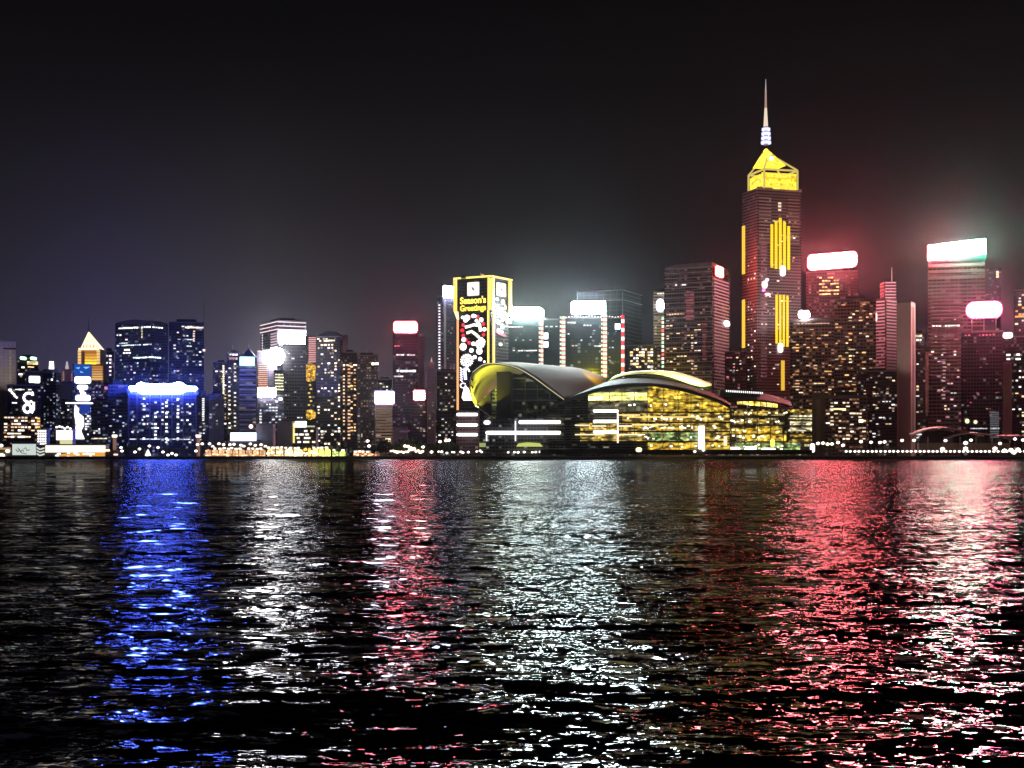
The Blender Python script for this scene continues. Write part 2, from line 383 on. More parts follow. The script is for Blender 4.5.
# ---------------------------------------------------------------- water, land, quay
def water():
    rng = np.random.RandomState(5)
    r = [9.0]
    while r[-1] < 3400: r.append(r[-1] * (1.0042 if r[-1] < 300 else 1.02))
    r = np.array(r); th = np.radians(np.linspace(-58, 58, 1150))
    RR, TT = np.meshgrid(r, th, indexing='ij')
    x = RR * np.sin(TT); y = RR * np.cos(TT); z = np.zeros_like(x)
    sp_ = np.maximum(RR * 0.0042, RR * np.radians(116) / 1150)
    for i in range(150):
        lam = math.exp(rng.uniform(math.log(0.28), math.log(15)))
        ang = math.radians(rng.normal(84, 40)); k = 2 * math.pi / lam
        slope = 0.0135 * (1.0 if lam < 1.5 else (1.5 / lam) ** 0.65)
        a = slope / k * rng.uniform(.5, 1.4)
        fade = np.clip(lam / (sp_ * 4.0) - 1.0, 0, 1)
        # gusts: the chop is stronger in some patches than in others
        g = 1 + .4 * np.sin(x * rng.uniform(.02, .09) + y * rng.uniform(.03, .12) + rng.uniform(0, 6))
        ph = k * (x * math.cos(ang) + y * math.sin(ang)) + rng.uniform(0, 6.28)
        z += a * fade * g * (np.sin(ph) + .15 * np.sin(2 * ph + 1.2))
    nr_, nc = x.shape; co = np.empty((nr_ * nc, 3), dtype=np.float32)
    co[:, 0] = x.ravel(); co[:, 1] = y.ravel(); co[:, 2] = z.ravel()
    idx = np.arange(nr_ * nc).reshape(nr_, nc)
    q = np.stack([idx[:-1, :-1], idx[:-1, 1:], idx[1:, 1:], idx[1:, :-1]], -1).reshape(-1, 4)[:, ::-1]
    me = bpy.data.meshes.new('water'); me.vertices.add(len(co)); me.vertices.foreach_set('co', co.ravel())
    me.loops.add(q.size); me.loops.foreach_set('vertex_index', q.ravel().astype(np.int32))
    me.polygons.add(len(q)); me.polygons.foreach_set('loop_start', np.arange(0, q.size, 4, dtype=np.int32))
    me.polygons.foreach_set('use_smooth', np.ones(len(q), dtype=bool)); me.update(); me.validate()
    n = N('harbour_water')
    # murky harbour water: a black body under a weak mirror that strengthens towards grazing sight
    n.t.nodes.remove(n.p)
    df = n.n('ShaderNodeBsdfDiffuse'); df.inputs['Color'].default_value = (0.0008, 0.0015, 0.002, 1)
    gs_ = n.n('ShaderNodeBsdfGlossy'); gs_.inputs['Color'].default_value = (.13, .13, .13, 1); gs_.inputs['Roughness'].default_value = 0.03
    fr = n.n('ShaderNodeFresnel'); fr.inputs['IOR'].default_value = 1.33
    mx = n.n('ShaderNodeMixShader'); n.L(fr.outputs[0], mx.inputs[0]); n.L(df.outputs[0], mx.inputs[1]); n.L(gs_.outputs[0], mx.inputs[2]); n.L(mx.outputs[0], n.out.inputs['Surface'])
    g = n.n('ShaderNodeNewGeometry')
    mp = n.n('ShaderNodeMapping'); mp.inputs['Scale'].default_value = (.58, 1.0, 1.0); mp.inputs['Rotation'].default_value = (0, 0, .12); n.L(g.outputs['Position'], mp.inputs[0])
    # ripples too small for the mesh: their slopes are added to the surface normal octave by octave
    tot = g.outputs['Normal']
    for sc_, ax, ay in ((0.07, .12, .20), (0.3, .30, .40), (0.9, .50, .58), (2.6, .58, .72), (6.5, .40, .52)):
        z_ = n.n('ShaderNodeTexNoise'); z_.inputs['Scale'].default_value = sc_; z_.inputs['Detail'].default_value = 1.0; z_.inputs['Roughness'].default_value = .5
        n.L(mp.outputs[0], z_.inputs['Vector'])
        sb = n.n('ShaderNodeVectorMath', operation='SUBTRACT'); n.L(z_.outputs['Color'], sb.inputs[0]); sb.inputs[1].default_value = (.5, .5, .5)
        ml = n.n('ShaderNodeVectorMath', operation='MULTIPLY_ADD'); n.L(sb.outputs[0], ml.inputs[0]); ml.inputs[1].default_value = (ax, ay, 0); n.L(tot, ml.inputs[2]); tot = ml.outputs[0]
    nn = n.n('ShaderNodeVectorMath', operation='NORMALIZE'); n.L(tot, nn.inputs[0])
    n.L(nn.outputs[0], gs_.inputs['Normal']); n.L(nn.outputs[0], fr.inputs['Normal'])
    me.materials.append(n.m)
    tag(link(bpy.data.objects.new('water', me)), None, None, kind='structure')
water()

def sheet(name, x0, x1, y0, y1, z0, z1, mat):
    v, f, _ = boxv(x0, x1, y0, y1, z0, z1)
    return tag(link(bpy.data.objects.new(name, mesh(name, v, f, mat))), None, None, kind='structure')
sheet('ground', -3000, 3000, 1502.0, 4300, -1.5, GZ - .1, surf((.07, .065, .06), .9))
sheet('promenade', -3000, 3000, 1502.0, 1512, GZ - .096, GZ, surf((.2, .18, .16), .8))
sheet('road', -3000, 3000, 1513, 1522, GZ - .096, GZ - .03, surf((.05, .05, .05), .85))
for y in (1517.4,):
    for x in range(-700, 700, 12):
        pass
sw = Thing('sea_wall', 'long dark concrete sea wall along the far shore of the harbour', 'sea wall', 0, 1500, 0)
v, f, _ = boxv(-3000, 3000, 1499.2, 1501.96, -2, GZ - .4); sw.add('wall_face', v, f, surf((.08, .075, .07), .9, 0, .4, .3))
v, f, _ = boxv(-3000, 3000, 1498.9, 1502.0, GZ - .38, GZ + .25); sw.add('coping', v, f, surf((.16, .15, .14), .8))

# the damp air over the harbour
HZ = N('haze'); HZ.t.nodes.remove(HZ.p)
pv = HZ.n('ShaderNodeVolumePrincipled'); pv.inputs['Color'].default_value = (.9, .92, 1, 1); pv.inputs['Density'].default_value = HAZE
pv.inputs['Anisotropy'].default_value = 0.965
HZ.L(pv.outputs[0], HZ.out.inputs['Volume'])
v, f, _ = boxv(-3400, 3400, -60, 4500, -3.5, 470)
tag(link(bpy.data.objects.new('haze', mesh('haze', v, f, HZ.m))), None, None, kind='stuff')

# ---------------------------------------------------------------- the skyline, from the left
T = Tower
t = T('pale concrete slab tower with a dark band below its roof, at the left edge', -30, 16, 341, 1760, 'stone', roof=False, deep=40)
fbox(t, 'dark_strip', t.face(5), 3, 16.3, 347.5, 349, DARKM, .02, .15); t.inset('parapet', 1.0, t.z1 + .01, t.z1 + 1.5, GREYM, ring=True)  # thin dark strip set on the wall below the roof
t.col(10.2, 350, 440, 30, 1.0, 1.0, WARM, .8); t.row(-6, 3, 356.5, 3, 3, 1, WHITE, 2.0)
t = T('dark tower with two pale green roof lights and yellow lit floors near its top', 17, 38, 359, 1800, 'dark')
for x in (23.2, 33.4): t.sign(x - 3.2, x + 3.2, 356.6, 359.6, GREEN, 6, 1.3, sk=.6, name='roof_light', frame=False)
t.row(27, 38, 362.0, 4, 3, 1.2, (1, .75, .35), 2.6, 1); t.row(27, 38, 363.8, 4, 3, 1.2, (1, .75, .35), 2.6, 1)
t.row(28, 34, 367, 2, 3, 1, WARM, 2, 1); t.row(30, 38, 369.3, 3, 2.6, 1, (1, .75, .35), 2, 1); t.row(33, 38, 372, 2, 2.2, 1.3, (1, .75, .35), 2, 1)
t.row(21, 25, 367.5, 1, 3.5, 1.5, WHITE, 3, 1); t.row(18, 23, 374.5, 1, 4, 1.7, WHITE, 3, 1)
t = T('low dark block carrying one small square white screen high on its face', 26, 43, 372, 1740, 'dark', name='office_block', cat='office building')
t.sign(29, 40, 376.2, 383, WHITE, 5, 1, legs=False); t.wins(27, 43, 386, 394, 3, cols=(COOL,), st=1.2)
t = T('dark block with a huge white glowing figure like a C over an 8', 7, 44, 386, 1690, 'dark', name='office_block', cat='office building')
fc = t.face(20); W6 = em(WHITE, 5)
def stroke(th, fc, pts, w, mat, name='glyph_tube', off=.6, parent=None):
    """a thick stroke following points on a facade"""
    L_, Rr = [], []
    for i, p in enumerate(pts):
        a = Vector(pts[max(0, i - 1)]); b = Vector(pts[min(len(pts) - 1, i + 1)]); d = (b - a).normalized(); nn = Vector((-d.y, d.x)) * w / 2
        L_.append(tuple(Vector(p) + nn)); Rr.append(tuple(Vector(p) - nn))
    vs = []; n_ = len(pts)
    for off_ in (off, off + .6):
        vs += [fc.pt(x, y, off_) for x, y in L_] + [fc.pt(x, y, off_) for x, y in Rr]
    f = []
    for i in range(n_ - 1):
        f += [(2 * n_ + i, 2 * n_ + i + 1, 3 * n_ + i + 1, 3 * n_ + i), (i, n_ + i, n_ + i + 1, i + 1), (i, i + 1, 2 * n_ + i + 1, 2 * n_ + i), (n_ + i, 3 * n_ + i, 3 * n_ + i + 1, n_ + i + 1)]
    f += [(0, 2 * n_, 3 * n_, n_), (n_ - 1, 2 * n_ - 1, 4 * n_ - 1, 3 * n_ - 1)]
    me = mesh(name, [p - th.loc for p in vs], f, mat); bm = bmesh.new(); bm.from_mesh(me); bmesh.ops.recalc_face_normals(bm, faces=bm.faces); bm.to_mesh(me); bm.free()
    return th.put(name, me, parent)
def arc(cx, cy_, rx, ry, a0, a1, n=14): return [(cx + rx * math.cos(math.radians(a0 + (a1 - a0) * i / n)), cy_ + ry * math.sin(math.radians(a0 + (a1 - a0) * i / n))) for i in range(n + 1)]
stroke(t, fc, arc(28.8, 397.6, 5.0, 4.6, 50, 320), 2.2, W6); stroke(t, fc, [(32, 391.8), (33, 395.4)], 2.0, W6)
stroke(t, fc, arc(27.4, 408.4, 3.6, 3.9, 0, 360, 20), 2.3, W6); stroke(t, fc, [(33.6, 402), (33.6, 409), (31.5, 413)], 2.2, W6)
for i, (a, b) in enumerate(((10, 391), (13, 394), (15.5, 397))): stroke(t, fc, [(a - 1.5, b - 1.5), (a + 2, b + 1.2)], 2.0, em(WHITE, 3))
t.wins(9, 42, 388, 392, 5, 3, 1.2, (COOL, WHITE), 2); t.row(12, 22, 403, 2, 4, 1.2, WHITE, 2)
t = T('low brown waterfront block speckled with warm lit windows under the glowing C and 8', 3, 41, 415.5, 1620, 'warm', roof=False, name='apartment_block', cat='apartment block')
t.wins(4, 40, 416, 440, 42, 2.8, 1.6, ((1, .75, .55), WARM, WHITE), 3.2, 3.4, 3.2); t.col(38.5, 417, 434, 6, 3, 1.6, AMBER, 2.5)
t = T('dark blue tower with a ringed crown and a white lit pinnacle', 42, 61, 373, 1830, 'blue', corner=56, side=30)
x, y = t.c; zt = t.z1
cone(t, 'crown_ring', x, y, zt, Z(369.5, 1840), 12, 10, surf((.3, .3, .36), .5)); cone(t, 'pinnacle', x, y, Z(369.5, 1840), Z(361.5, 1840), 3.2, 2.6, em(WHITE, 5), 8)
t.wins(43, 60, 376, 440, 22, 2, 1.2, (COOL, (.6, .65, 1)), 1.0); t.win(52, 379.5, 2.2, 2, WHITE, 3)
t = T('slim stepped tower in pinkish stone with a thin white spire beside the pyramid topped tower', 61, 73, 383, 1960, 'stone', deep=22)
t.inset('upper_stage', .72, t.z1 + .01, Z(369, 1960), surf((.5, .36, .36), .6), False); cone(t, 'spire', t.c.x, t.c.y, Z(369, 1960), Z(361, 1960), 2.6, 1.0, em((1, .85, .85), .8), 8)
t.col(63.5, 371, 381, 4, 1.5, 1.1, AMBER, .9); t.col(72, 371, 381, 4, 1.6, 1.4, (1, .4, .35), .9)

# pyramid topped tower
D = 2000
t = Tower('tall tower with orange banded shoulders and a white glowing pyramid roof with a needle', 75, 104, 381, D, 'purple', deep=38, roof=False)
def stage(th, x0, x1, y0, y1, D, mat, name, deep=24, back=4, parent=None):
    v, f, uv = prism([(X(x0, D), D + back), (X(x1, D), D + back), (X(x1, D), D + back + deep), (X(x0, D), D + back + deep)], Z(y1, D), Z(y0, D))
    return th.add(name, v, f, mat, parent, uvs=uv)
stage(t, 91, 103, 365, 381, D, surf((.35, .2, .1), .6), 'side_shoulder'); stage(t, 78, 100, 349, 365, D, surf((.4, .25, .12), .6), 'upper_stage', 28, 3)
stage(t, 75, 91, 365, 381, D, surf((.2, .15, .2), .6), 'west_shoulder')
f1 = Face((X(75, D + 3), D + 3), (X(104, D + 3), D + 3))
for i in range(6): fbox(t, 'lit_band', f1, 92, 102.6, 366 + i * 2.45, 367.6 + i * 2.45, em((1, .42 + .04 * i, .1 + .02 * i), .9 + .12 * i, False), 0, 1.2)
for i in range(5): fbox(t, 'lit_band', f1, 85, 96.5, 350.6 + i * 2.9, 352.8 + i * 2.9, em((1, .35 + .1 * i, .06), .8 + .35 * i, False), 0, 1.2)
for xx in (79.5, 98.3):
    for i in range(5): fbox(t, 'lit_band', f1, xx - 1.4, xx + 1.6, 350 + i * 2.9, 352.4 + i * 2.9, em((1, .62, .22), 1.6, False), 0, 1.4)
fbox(t, 'cornice_light', f1, 79, 98.5, 348.2, 350, em((1, .85, .5), 3), 0, 2)
px, py, rz_ = X(88.7, D + 17), D + 17, 0
b0, b1 = X(79.5, D) - px, X(98.3, D) - px
v = [(px + b0, py - 13, Z(348.4, D)), (px + b1, py - 13, Z(348.4, D)), (px + b1, py + 13, Z(348.4, D)), (px + b0, py + 13, Z(348.4, D)), (px - .4, py, Z(330.5, D)), (px + .4, py, Z(330.5, D))]
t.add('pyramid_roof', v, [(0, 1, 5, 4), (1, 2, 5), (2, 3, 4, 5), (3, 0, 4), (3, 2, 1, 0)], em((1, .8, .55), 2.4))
for i in range(4): fbox(t, 'roof_rib', Face((X(75, D + 3), D + 2), (X(104, D + 3), D + 2)), 83.5 + i * 3.2, 84.0 + i * 3.2, 344.8, 348.5, GREYM, 0, .5)
cone(t, 'spire', px, py, Z(331, D), Z(317, D), .8, .15, STEEL, 6)
t.wins(92, 103, 384, 440, 24, 2, 1.1, (COOL, (.7, .6, 1)), 1.0)
t = T('narrow screen clad tower showing blue and white pictures before the pyramid roofed tower', 72.5, 91.5, 364, 1720, 'blue', roof=False, name='screen_tower')
fc = t.face(80)
fbox(t, 'blue_screen', fc, 74, 91, 364, 376.5, em((.02, .12, .6), .9), .1, .6)
for p in ([(75.5, 368), (80, 367), (79, 369.2)], [(83, 367), (90, 366.6), (86, 369)], [(80, 371), (84, 372.6), (80.5, 372.8)]): fpoly(t, 'picture_patch', fc, p, .7, .9, em((.2, .55, 1), 2))
for x0, x1, y0, y1 in ((74.5, 91, 376.6, 383.5), (77, 88, 385, 389.6), (79.5, 84, 389, 393), (80.5, 86, 392, 396), (75.5, 90.5, 395, 401), (65.5, 93, 402.6, 403.8)):
    fpoly(t, 'picture_patch', fc, rrect(x0, x1, y0, y1, min(2.2, (y1 - y0) / 2 - .1)), .7, 1.0, em(WHITE, 5))
fpoly(t, 'picture_patch', fc, [(75, 404.5), (79, 409), (78.5, 413), (83.5, 417), (84, 425), (81, 431), (84.5, 439), (74.5, 439), (76, 425), (74.3, 414)], .7, 1.0, em((1, .95, .82), 5))
fbox(t, 'blue_screen', fc, 79.5, 90.5, 404.2, 414, em((.03, .08, .6), .8), .1, .6)
t.wins(85, 91, 407, 439, 16, 1.8, 1.6, ((.8, .7, 1), WHITE), 3, 2, 2.6)
t = T('bluish office block with a small pink light, right of the picture screens', 92, 109, 402, 1760, 'blue', name='office_block', cat='office building')
t.row(92, 107, 438.5, 6, 2.8, 1.1, (1, .8, .6), 2); t.wins(93, 101, 428, 434, 6, 2, 1.3, (WHITE,), 2, 2.5, 2); t.win(106, 388, 3, 3, (1, .3, .7), 1.2)
t = T('slender tower dotted with pairs of pale windows, left of the curved top tower', 104, 114, 352, 2150, 'purple', deep=20)
for y in (356, 359.5, 363, 367, 371, 375): t.row(105, 112, y, 2, 2.4, 1.6, (1, .85, .95), 2.6, .9)
t = T('deep blue slab block, lowest of those left of the blue sign', 108, 128, 386, 1700, 'blue', name='office_block', cat='office building')
t.wins(109, 127, 402, 440, 9, 2, 1.3, (COOL,), 1.6); t.sign(118, 124, 385, 387.5, (.35, .4, 1), .5, .3, legs=False, frame=False)

# twin towers behind the blue sign
t = T('tall blue lit tower with a gently curved roof and bright lit floors near its top', 115, 168, 322.5, 2060, 'blue', corner=151, side=28)
fpoly(t, 'curved_roof', t.faces[0][2], [(115.5, 322.3)] + [(116 + i * 5, 322.2 - 3.6 * math.sin(math.pi * min(1, (i + 1) / 8.5))) for i in range(7)] + [(151, 320.5), (151, 322.3)], -24, -.3, surf((.15, .15, .22), .5))
t.row(118.5, 151, 326.8, 13, 2.6, 1.3, (1, .97, .9), 4, .95); t.row(152, 163, 326.8, 4, 2.4, 1.2, WHITE, 3, .8)
t.row(116, 122, 333.6, 2, 2.6, 1.2, WHITE, 3, 1); t.win(126.5, 338.5, 2.8, 1.4, WHITE, 2); t.row(117, 152, 344.3, 16, 2.4, 1.0, COOL, 2.4, .9); t.row(117, 128, 342, 5, 2.3, 1.0, COOL, 1.6, .9)
t.row(124, 130, 348.8, 3, 2.4, 1.6, (1, .95, .8), 3, 1); t.row(123, 131, 352, 3, 2.6, 1.3, WHITE, 2.5, 1); t.row(152, 161, 348, 4, 2.4, 1.1, WHITE, 2, .8)
t.row(133, 161, 357.2, 12, 2.5, 1.3, COOL, 3, .95); t.row(117, 125, 359, 3, 2.6, 1.2, (.9, .85, 1), 1.8, .8); t.col(142, 323, 338, 5, 1.4, 2.4, (1, .9, .5), 1.6)
t.wins(117, 166, 361, 386, 14, 2.1, 1.2, (COOL, (1, .75, .9)), 1.8)
t = T('tall blue tower with warm lit top floors beside the curved roof tower', 169, 204, 323, 2100, 'blue')
t.row(185, 203, 327.5, 8, 2.2, 1.4, (1, .85, .7), 3, .95); t.row(179, 195, 326.5, 6, 2.2, 1.0, (1, .85, .7), 1.8, .9)
t.row(178, 194, 339.5, 7, 2.4, .9, COOL, 1.6, .9); t.row(184, 192, 346, 3, 2.4, 1, COOL, 2, .9); t.col(194, 330, 342, 5, 1.8, 1.2, (1, .7, .6), 1.8); t.win(204, 350, 2.4, 2, (1, .8, .8), 2.6)
t.wins(173, 203, 331, 385, 22, 2.1, 1.2, (COOL, (1, .75, .75)), 2.0)
cone(t, 'mast', X(203.5, 2110), 2112, t.z1, Z(303, 2110), .6, .2, STEEL, 6)
t = T('broad dark blue waterfront block under a long bright blue white roof sign', 127, 198, 391, 1660, 'blue', name='hotel_building', cat='hotel', deep=45)
fc = t.face(150)
ol = [(128.5, 387.4), (131, 386.2), (136, 386.6), (137, 384), (141, 382.4), (145, 383.6), (150, 384.2), (172, 383.8), (177, 382.0), (182, 382.4), (185, 385), (190, 386.2), (196, 386.2), (197.5, 388.4), (195, 390.6),
      (186, 390.8), (182, 393.4), (142, 394.2), (137, 391.6), (131, 391.4)]
o = fpoly(t, 'sign_panel', fc, ol, 1.4, 2.6, em((.07, .125, 1.0), 17))
fpoly(t, 'sign_frame', fc, [(129, 389), (129, 390), (196, 390), (196, 388), (184, 388)], .4, 1.2, DARKM, o)
for x in (144, 155.5, 166.5, 178, 190): t.col(x, 397, 444, 13, 2.3, 1.8, ((.85, .85, 1)), 3.2, .55)
t.wins(130, 196, 398, 444, 36, 2.2, 1.5, ((.8, .8, 1), (1, .85, .9), COOL), 2.4, 5, 4); t.row(130, 190, 439.2, 24, 2.6, .9, (.8, .85, 1), 1.6, .95)
for x in (128.5, 137, 150, 161, 172, 183, 196): fbox(t, 'pilaster', fc, x - .5, x + .5, 394, 446, surf((.2, .2, .3), .6), .05, .8)
t = T('slim grey block with one bright dotted window column, right of the blue sign', 198, 209, 396, 1720, 'purple', name='apartment_tower', cat='apartment tower')
t.col(203.3, 398, 421, 13, 2.2, 1.0, (.9, .95, .9), 2.2, 1); t.wins(199, 208, 422, 442, 6, 2, 1.2, (COOL,), 1.5)
t = T('plain grey violet block between the dotted column and the yellow striped tower', 208, 224, 395, 1800, 'stone', name='office_block', cat='office building')
t.wins(209, 223, 400, 440, 8, 2, 1.2, (COOL,), 1)
t = T('grey tower with a yellow lit vertical stripe and scattered windows', 213, 229, 363, 1900, 'flats', name='apartment_tower', cat='apartment tower')
t.col(223.5, 365, 394, 14, 1.6, 1.5, (1, .85, .5), 3.2, 1); t.row(214, 229, 371.5, 3, 2.4, 1.4, WHITE, 2.6, 1); t.wins(214, 228, 374, 440, 16, 2, 1.2, (WHITE, WARM), 2)
t = T('apartment tower with columns of white windows, left of the cyan sign', 227, 240, 353, 1850, 'flats', name='apartment_tower', cat='apartment tower', mast=8)
t.row(229, 238, 354.6, 3, 2.6, 1.4, WHITE, 3, 1); t.row(229, 238, 358.5, 3, 2.4, 2, (1, .5, .45), 1.6, 1); t.col(229.5, 366, 430, 14, 2, 1.4, (1, .92, .8), 2.6, .75); t.col(235, 362, 432, 17, 2, 1.4, (1, .92, .8), 2.8, .8)
t = T('grey banded tower with a cyan white sign under a dark pyramid roof', 239, 256, 356, 1780, 'striped', roof=False)
fc = t.face(245); x0, x1 = X(240.5, 1785), X(255, 1785); cx_ = (x0 + x1) / 2
v = [(x0, 1783, t.z1), (x1, 1783, t.z1), (x1, 1800, t.z1), (x0, 1800, t.z1), (cx_, 1791, Z(348, 1785))]
t.add('pyramid_roof', v, [(0, 1, 4), (1, 2, 4), (2, 3, 4), (3, 0, 4), (3, 2, 1, 0)], surf((.12, .12, .15), .5)); cone(t, 'spire', cx_, 1791, Z(349, 1785), Z(344, 1785), .5, .15, STEEL, 6)
t.sign(239.6, 254.8, 356.8, 366, (.45, .9, 1), 3.2, .6, legs=False); fbox(t, 'sign_panel', fc, 244.5, 251.5, 359, 364, em(WHITE, 6), 2.4, 2.7)
for i in range(13): fbox(t, 'ledge', fc, 239.6, 255.6, 369 + i * 5, 370.4 + i * 5, surf((.5, .48, .52), .6), .1, .9)

t = T('tall tower outlined with white and pink lit floors, behind the square white screen', 260.5, 306, 321, 1960, 'purple', corner=277, side=62)
for y in (321.3, 325.2, 328.8):
    fbox(t, 'roofline_tube', t.faces[0][2], 260.5, 277, y, y + .9, em((1, .72, .75), 1.8), .1, .8); fbox(t, 'roofline_tube', t.faces[1][2], 277, 306, y, y + .9, em((1, .72, .75), 1.8), .1, .8)
for i in range(9): fbox(t, 'lit_floor', t.faces[0][2], 271, 277, 332.5 + i * 2.7, 333.7 + i * 2.7, em((1, .72, .8), 1.0, False), .1, .7); t.win(262.5, 332 + i * 2.7, 1.6, 1.5, (1, .8, .85), 1.6)
fc = t.faces[1][2]; fpoly(t, 'screen', fc, rrect(279, 305, 330.5, 343.3, .5, -.6), .5, 1.6, em((.86, .88, 1), 9))
t = T('dark sheer tower below the square white screen', 283, 306, 344, 1818, 'black', roof=False); t.wins(284, 305, 352, 440, 14, 2, 1.1, (COOL, WHITE), 1.2); t.win(293, 358.5, 3, 1.2, WHITE, 2)
t = T('slim tower with a pink and amber side and a blinding round lamp on its roof', 257, 277, 352, 1820, 'purple', roof=True)
fc = t.face(262)
for i in range(13): fbox(t, 'lit_floor', fc, 258.3, 267.5, 364 + i * 2.0, 365.2 + i * 2.0, em((1, .45 if i > 3 else .7, .3 if i > 3 else .6), 1.3, False), .1, .6)
p = fc.pt(276, 356.5, 3.4); ball(t, 'flood_lamp', p, 11.5, em((1, .95, .95), 8.5), .96)
t = T('squat tower with a white box sign on its roof edge below the round lamp', 258, 284, 396, 1740, 'purple')
t.sign(258, 275.5, 388, 397.3, WHITE, 9, .8, legs=False); t.wins(259, 284, 400, 424, 22, 2.2, 1.5, (WHITE, COOL), 2.2, 3.2, 3); t.win(280.5, 399, 3.4, 2.6, (1, .97, .8), 5)
t = T('tower with ladders of yellow lit floors beside the round lamp', 274, 285, 370, 1800, 'black', roof=False)
for i in range(6): t.row(275, 283.5, 374.5 + i * 3, 3, 2.8, 1.0, (1, .9, .45), 2.8, .95)
t = T('narrow tower with pink striped flank and golden glyphs below it', 305, 317, 336, 1880, 'dark', roof=False)
fc = t.face(311)
for i in range(14): fbox(t, 'lit_floor', fc, 308.6, 315.8, 337.2 + i * 1.85, 338.2 + i * 1.85, em((1, .45, .45), 1.4, False), .1, .6)
G3 = em((1, .66, .08), 2.6)
GP = hall_glow('goldfigure', (1, .45, .03), (1, .7, .12), 1.7, 1.3, 1.5, .15)
for y0, y1 in ((363, 382), (409.5, 420)):
    v_, n_ = [(305.8, y0 + 2), (308, y0), (314.5, y0 + .6), (316, y0 + 4), (315, y1 - 2), (310, y1), (306.4, y1 - 1.4)], 0
    o_ = fpoly(t, 'gold_panel', fc, v_, .1, .7, GP); ul = o_.data.uv_layers.new(name='UVMap')
    for l in o_.data.loops: co = o_.data.vertices[l.vertex_index].co; ul.data[l.index].uv = (co.x, co.z)
for y in range(385, 408, 4): t.win(309 + (y % 3), y, 2.2, 1.6, (1, .7, .2), 1.6)
t = T('broad dark residential tower with rounded warm lit roof and many warm windows', 316, 343, 337, 1812, 'dark', corner=340, side=18, name='apartment_tower', cat='apartment tower')
fpoly(t, 'rounded_crown', t.faces[0][2], [(317.5, 336.7)] + [(318 + i * 3.2, 336.2 - 6 * math.sin(math.pi * (i + .6) / 7.2)) for i in range(7)] + [(339.5, 336.7)], -16, -2, surf((.035, .035, .04), .7))
t.row(317, 337, 340.4, 9, 2.4, 1.4, (1, .8, .5), 3, .9); t.row(317, 328, 338.4, 4, 2.4, 1.2, (1, .85, .6), 2, .9); t.wins(317, 342, 343, 446, 62, 2.3, 1.6, (WARM, (1, .85, .65), WHITE), 3.0, 3.4, 3.1)
t = T('paler grey pink slab joined to the back of the rounded roof tower', 336, 348, 335, 1920, 'stone', roof=False)
t = T('residential tower with stacks of reddish amber windows, right of the rounded roof tower', 342, 357, 353, 1840, 'dark', name='apartment_tower', cat='apartment tower')
for x in (343.5, 349): t.col(x, 364, 440, 22, 2.6, 1.5, (1, .58, .36), 2.4, .8)
t.wins(350, 357, 365, 440, 22, 2, 1.4, (WARM, AMBER), 2.4); t.row(342, 357, 365, 4, 3, 1.3, (1, .75, .6), 3, .8)
t = T('grid faced dark violet tower with two bright lamps at its top right corner', 355, 378, 356, 1880, 'flats', mast=6)
t.row(371, 379, 363.6, 2, 2.6, 2.4, (1, .9, .75), 4, 1); t.wins(357, 377, 360, 440, 12, 1.8, 1.1, (COOL, WARM), 1.0)
t = T('slim background tower behind the violet box sign', 377, 392, 380, 1990, 'dark', name='apartment_tower', cat='apartment tower'); t.wins(379, 391, 367, 392, 0); t.wins(379, 391, 382, 402, 9, 2.2, 1.5, (WHITE,), 2)
t = T('small tan tower of lit horizontal floors under a white violet box sign', 375.5, 392.5, 404, 1700, 'tan')
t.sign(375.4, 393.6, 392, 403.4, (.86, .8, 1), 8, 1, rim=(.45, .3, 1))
for i in range(12): fbox(t, 'lit_floor', t.face(380), 376, 392, 406.5 + i * 3, 407.6 + i * 3, em((1, .68, .45), .28, False), .1, .5)
t.win(388, 440, 5, 3, (1, .9, .5), 4); fbox(t, 'corner_fin', t.face(376), 374.8, 376, 405, 444, surf((.5, .4, .33), .6), .1, 1.2)
t = T('dark tower with a glowing white sign haloed in red on its roof', 393, 418, 335, 1820, 'purple')
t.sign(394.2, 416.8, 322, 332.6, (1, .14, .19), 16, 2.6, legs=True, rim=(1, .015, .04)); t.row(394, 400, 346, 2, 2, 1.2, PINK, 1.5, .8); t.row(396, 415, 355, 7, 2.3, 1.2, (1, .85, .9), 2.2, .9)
t.row(396, 416, 371, 5, 3, 2.0, WHITE, 3.2, .95); t.row(394, 403, 376.3, 3, 3, 1.2, (1, .9, .9), 2, 1); t.wins(394, 417, 378, 436, 9, 2, 1.1, (WARM, PINK), .9)
t = T('plain grey slab behind the right side of the red sign tower', 416, 424.5, 337, 1900, 'stone', roof=False)
t = T('low dark tower with a small pink white square sign on its roof', 412, 427, 400, 1720, 'purple')
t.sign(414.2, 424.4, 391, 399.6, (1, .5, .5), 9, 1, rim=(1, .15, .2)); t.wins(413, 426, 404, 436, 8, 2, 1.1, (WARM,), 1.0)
t = T('slender brownish tower with a small lit top, left of the dotted edge tower', 427, 436, 368, 1800, 'stone', deep=18, roof=False)
t.inset('upper_stage', .6, t.z1, Z(362, 1800), surf((.5, .36, .32), .6)); cone(t, 'spire', t.c.x, t.c.y, Z(362, 1800), Z(357, 1800), 1.5, .2, em((1, .6, .5), .8), 6); t.wins(428, 436, 372, 432, 8, 1.6, 1.1, (WARM,), 1.2)
t = T('low block with reddish wall turning violet, beside the tan tower', 392.5, 408, 428, 1640, surf((.4, .25, .3), .6), name='low_building', cat='building')
t.wins(393, 408, 430, 440, 3, 2, 1, ((.5, .4, 1),), .8)
t = T('tall violet tower with a slanting dotted light edge and a small blue white roof sign', 437, 455, 297, 1740, 'purple', corner=442, side=40)
for i in range(27): t.put('edge_light', win_mesh((1, .88, .95), 3.2), at=t.faces[0][2].pt(439.6, 305 + i * 3.0, .4), rz=t.faces[0][2].rz, scale=(2.4, .6, 1.2))
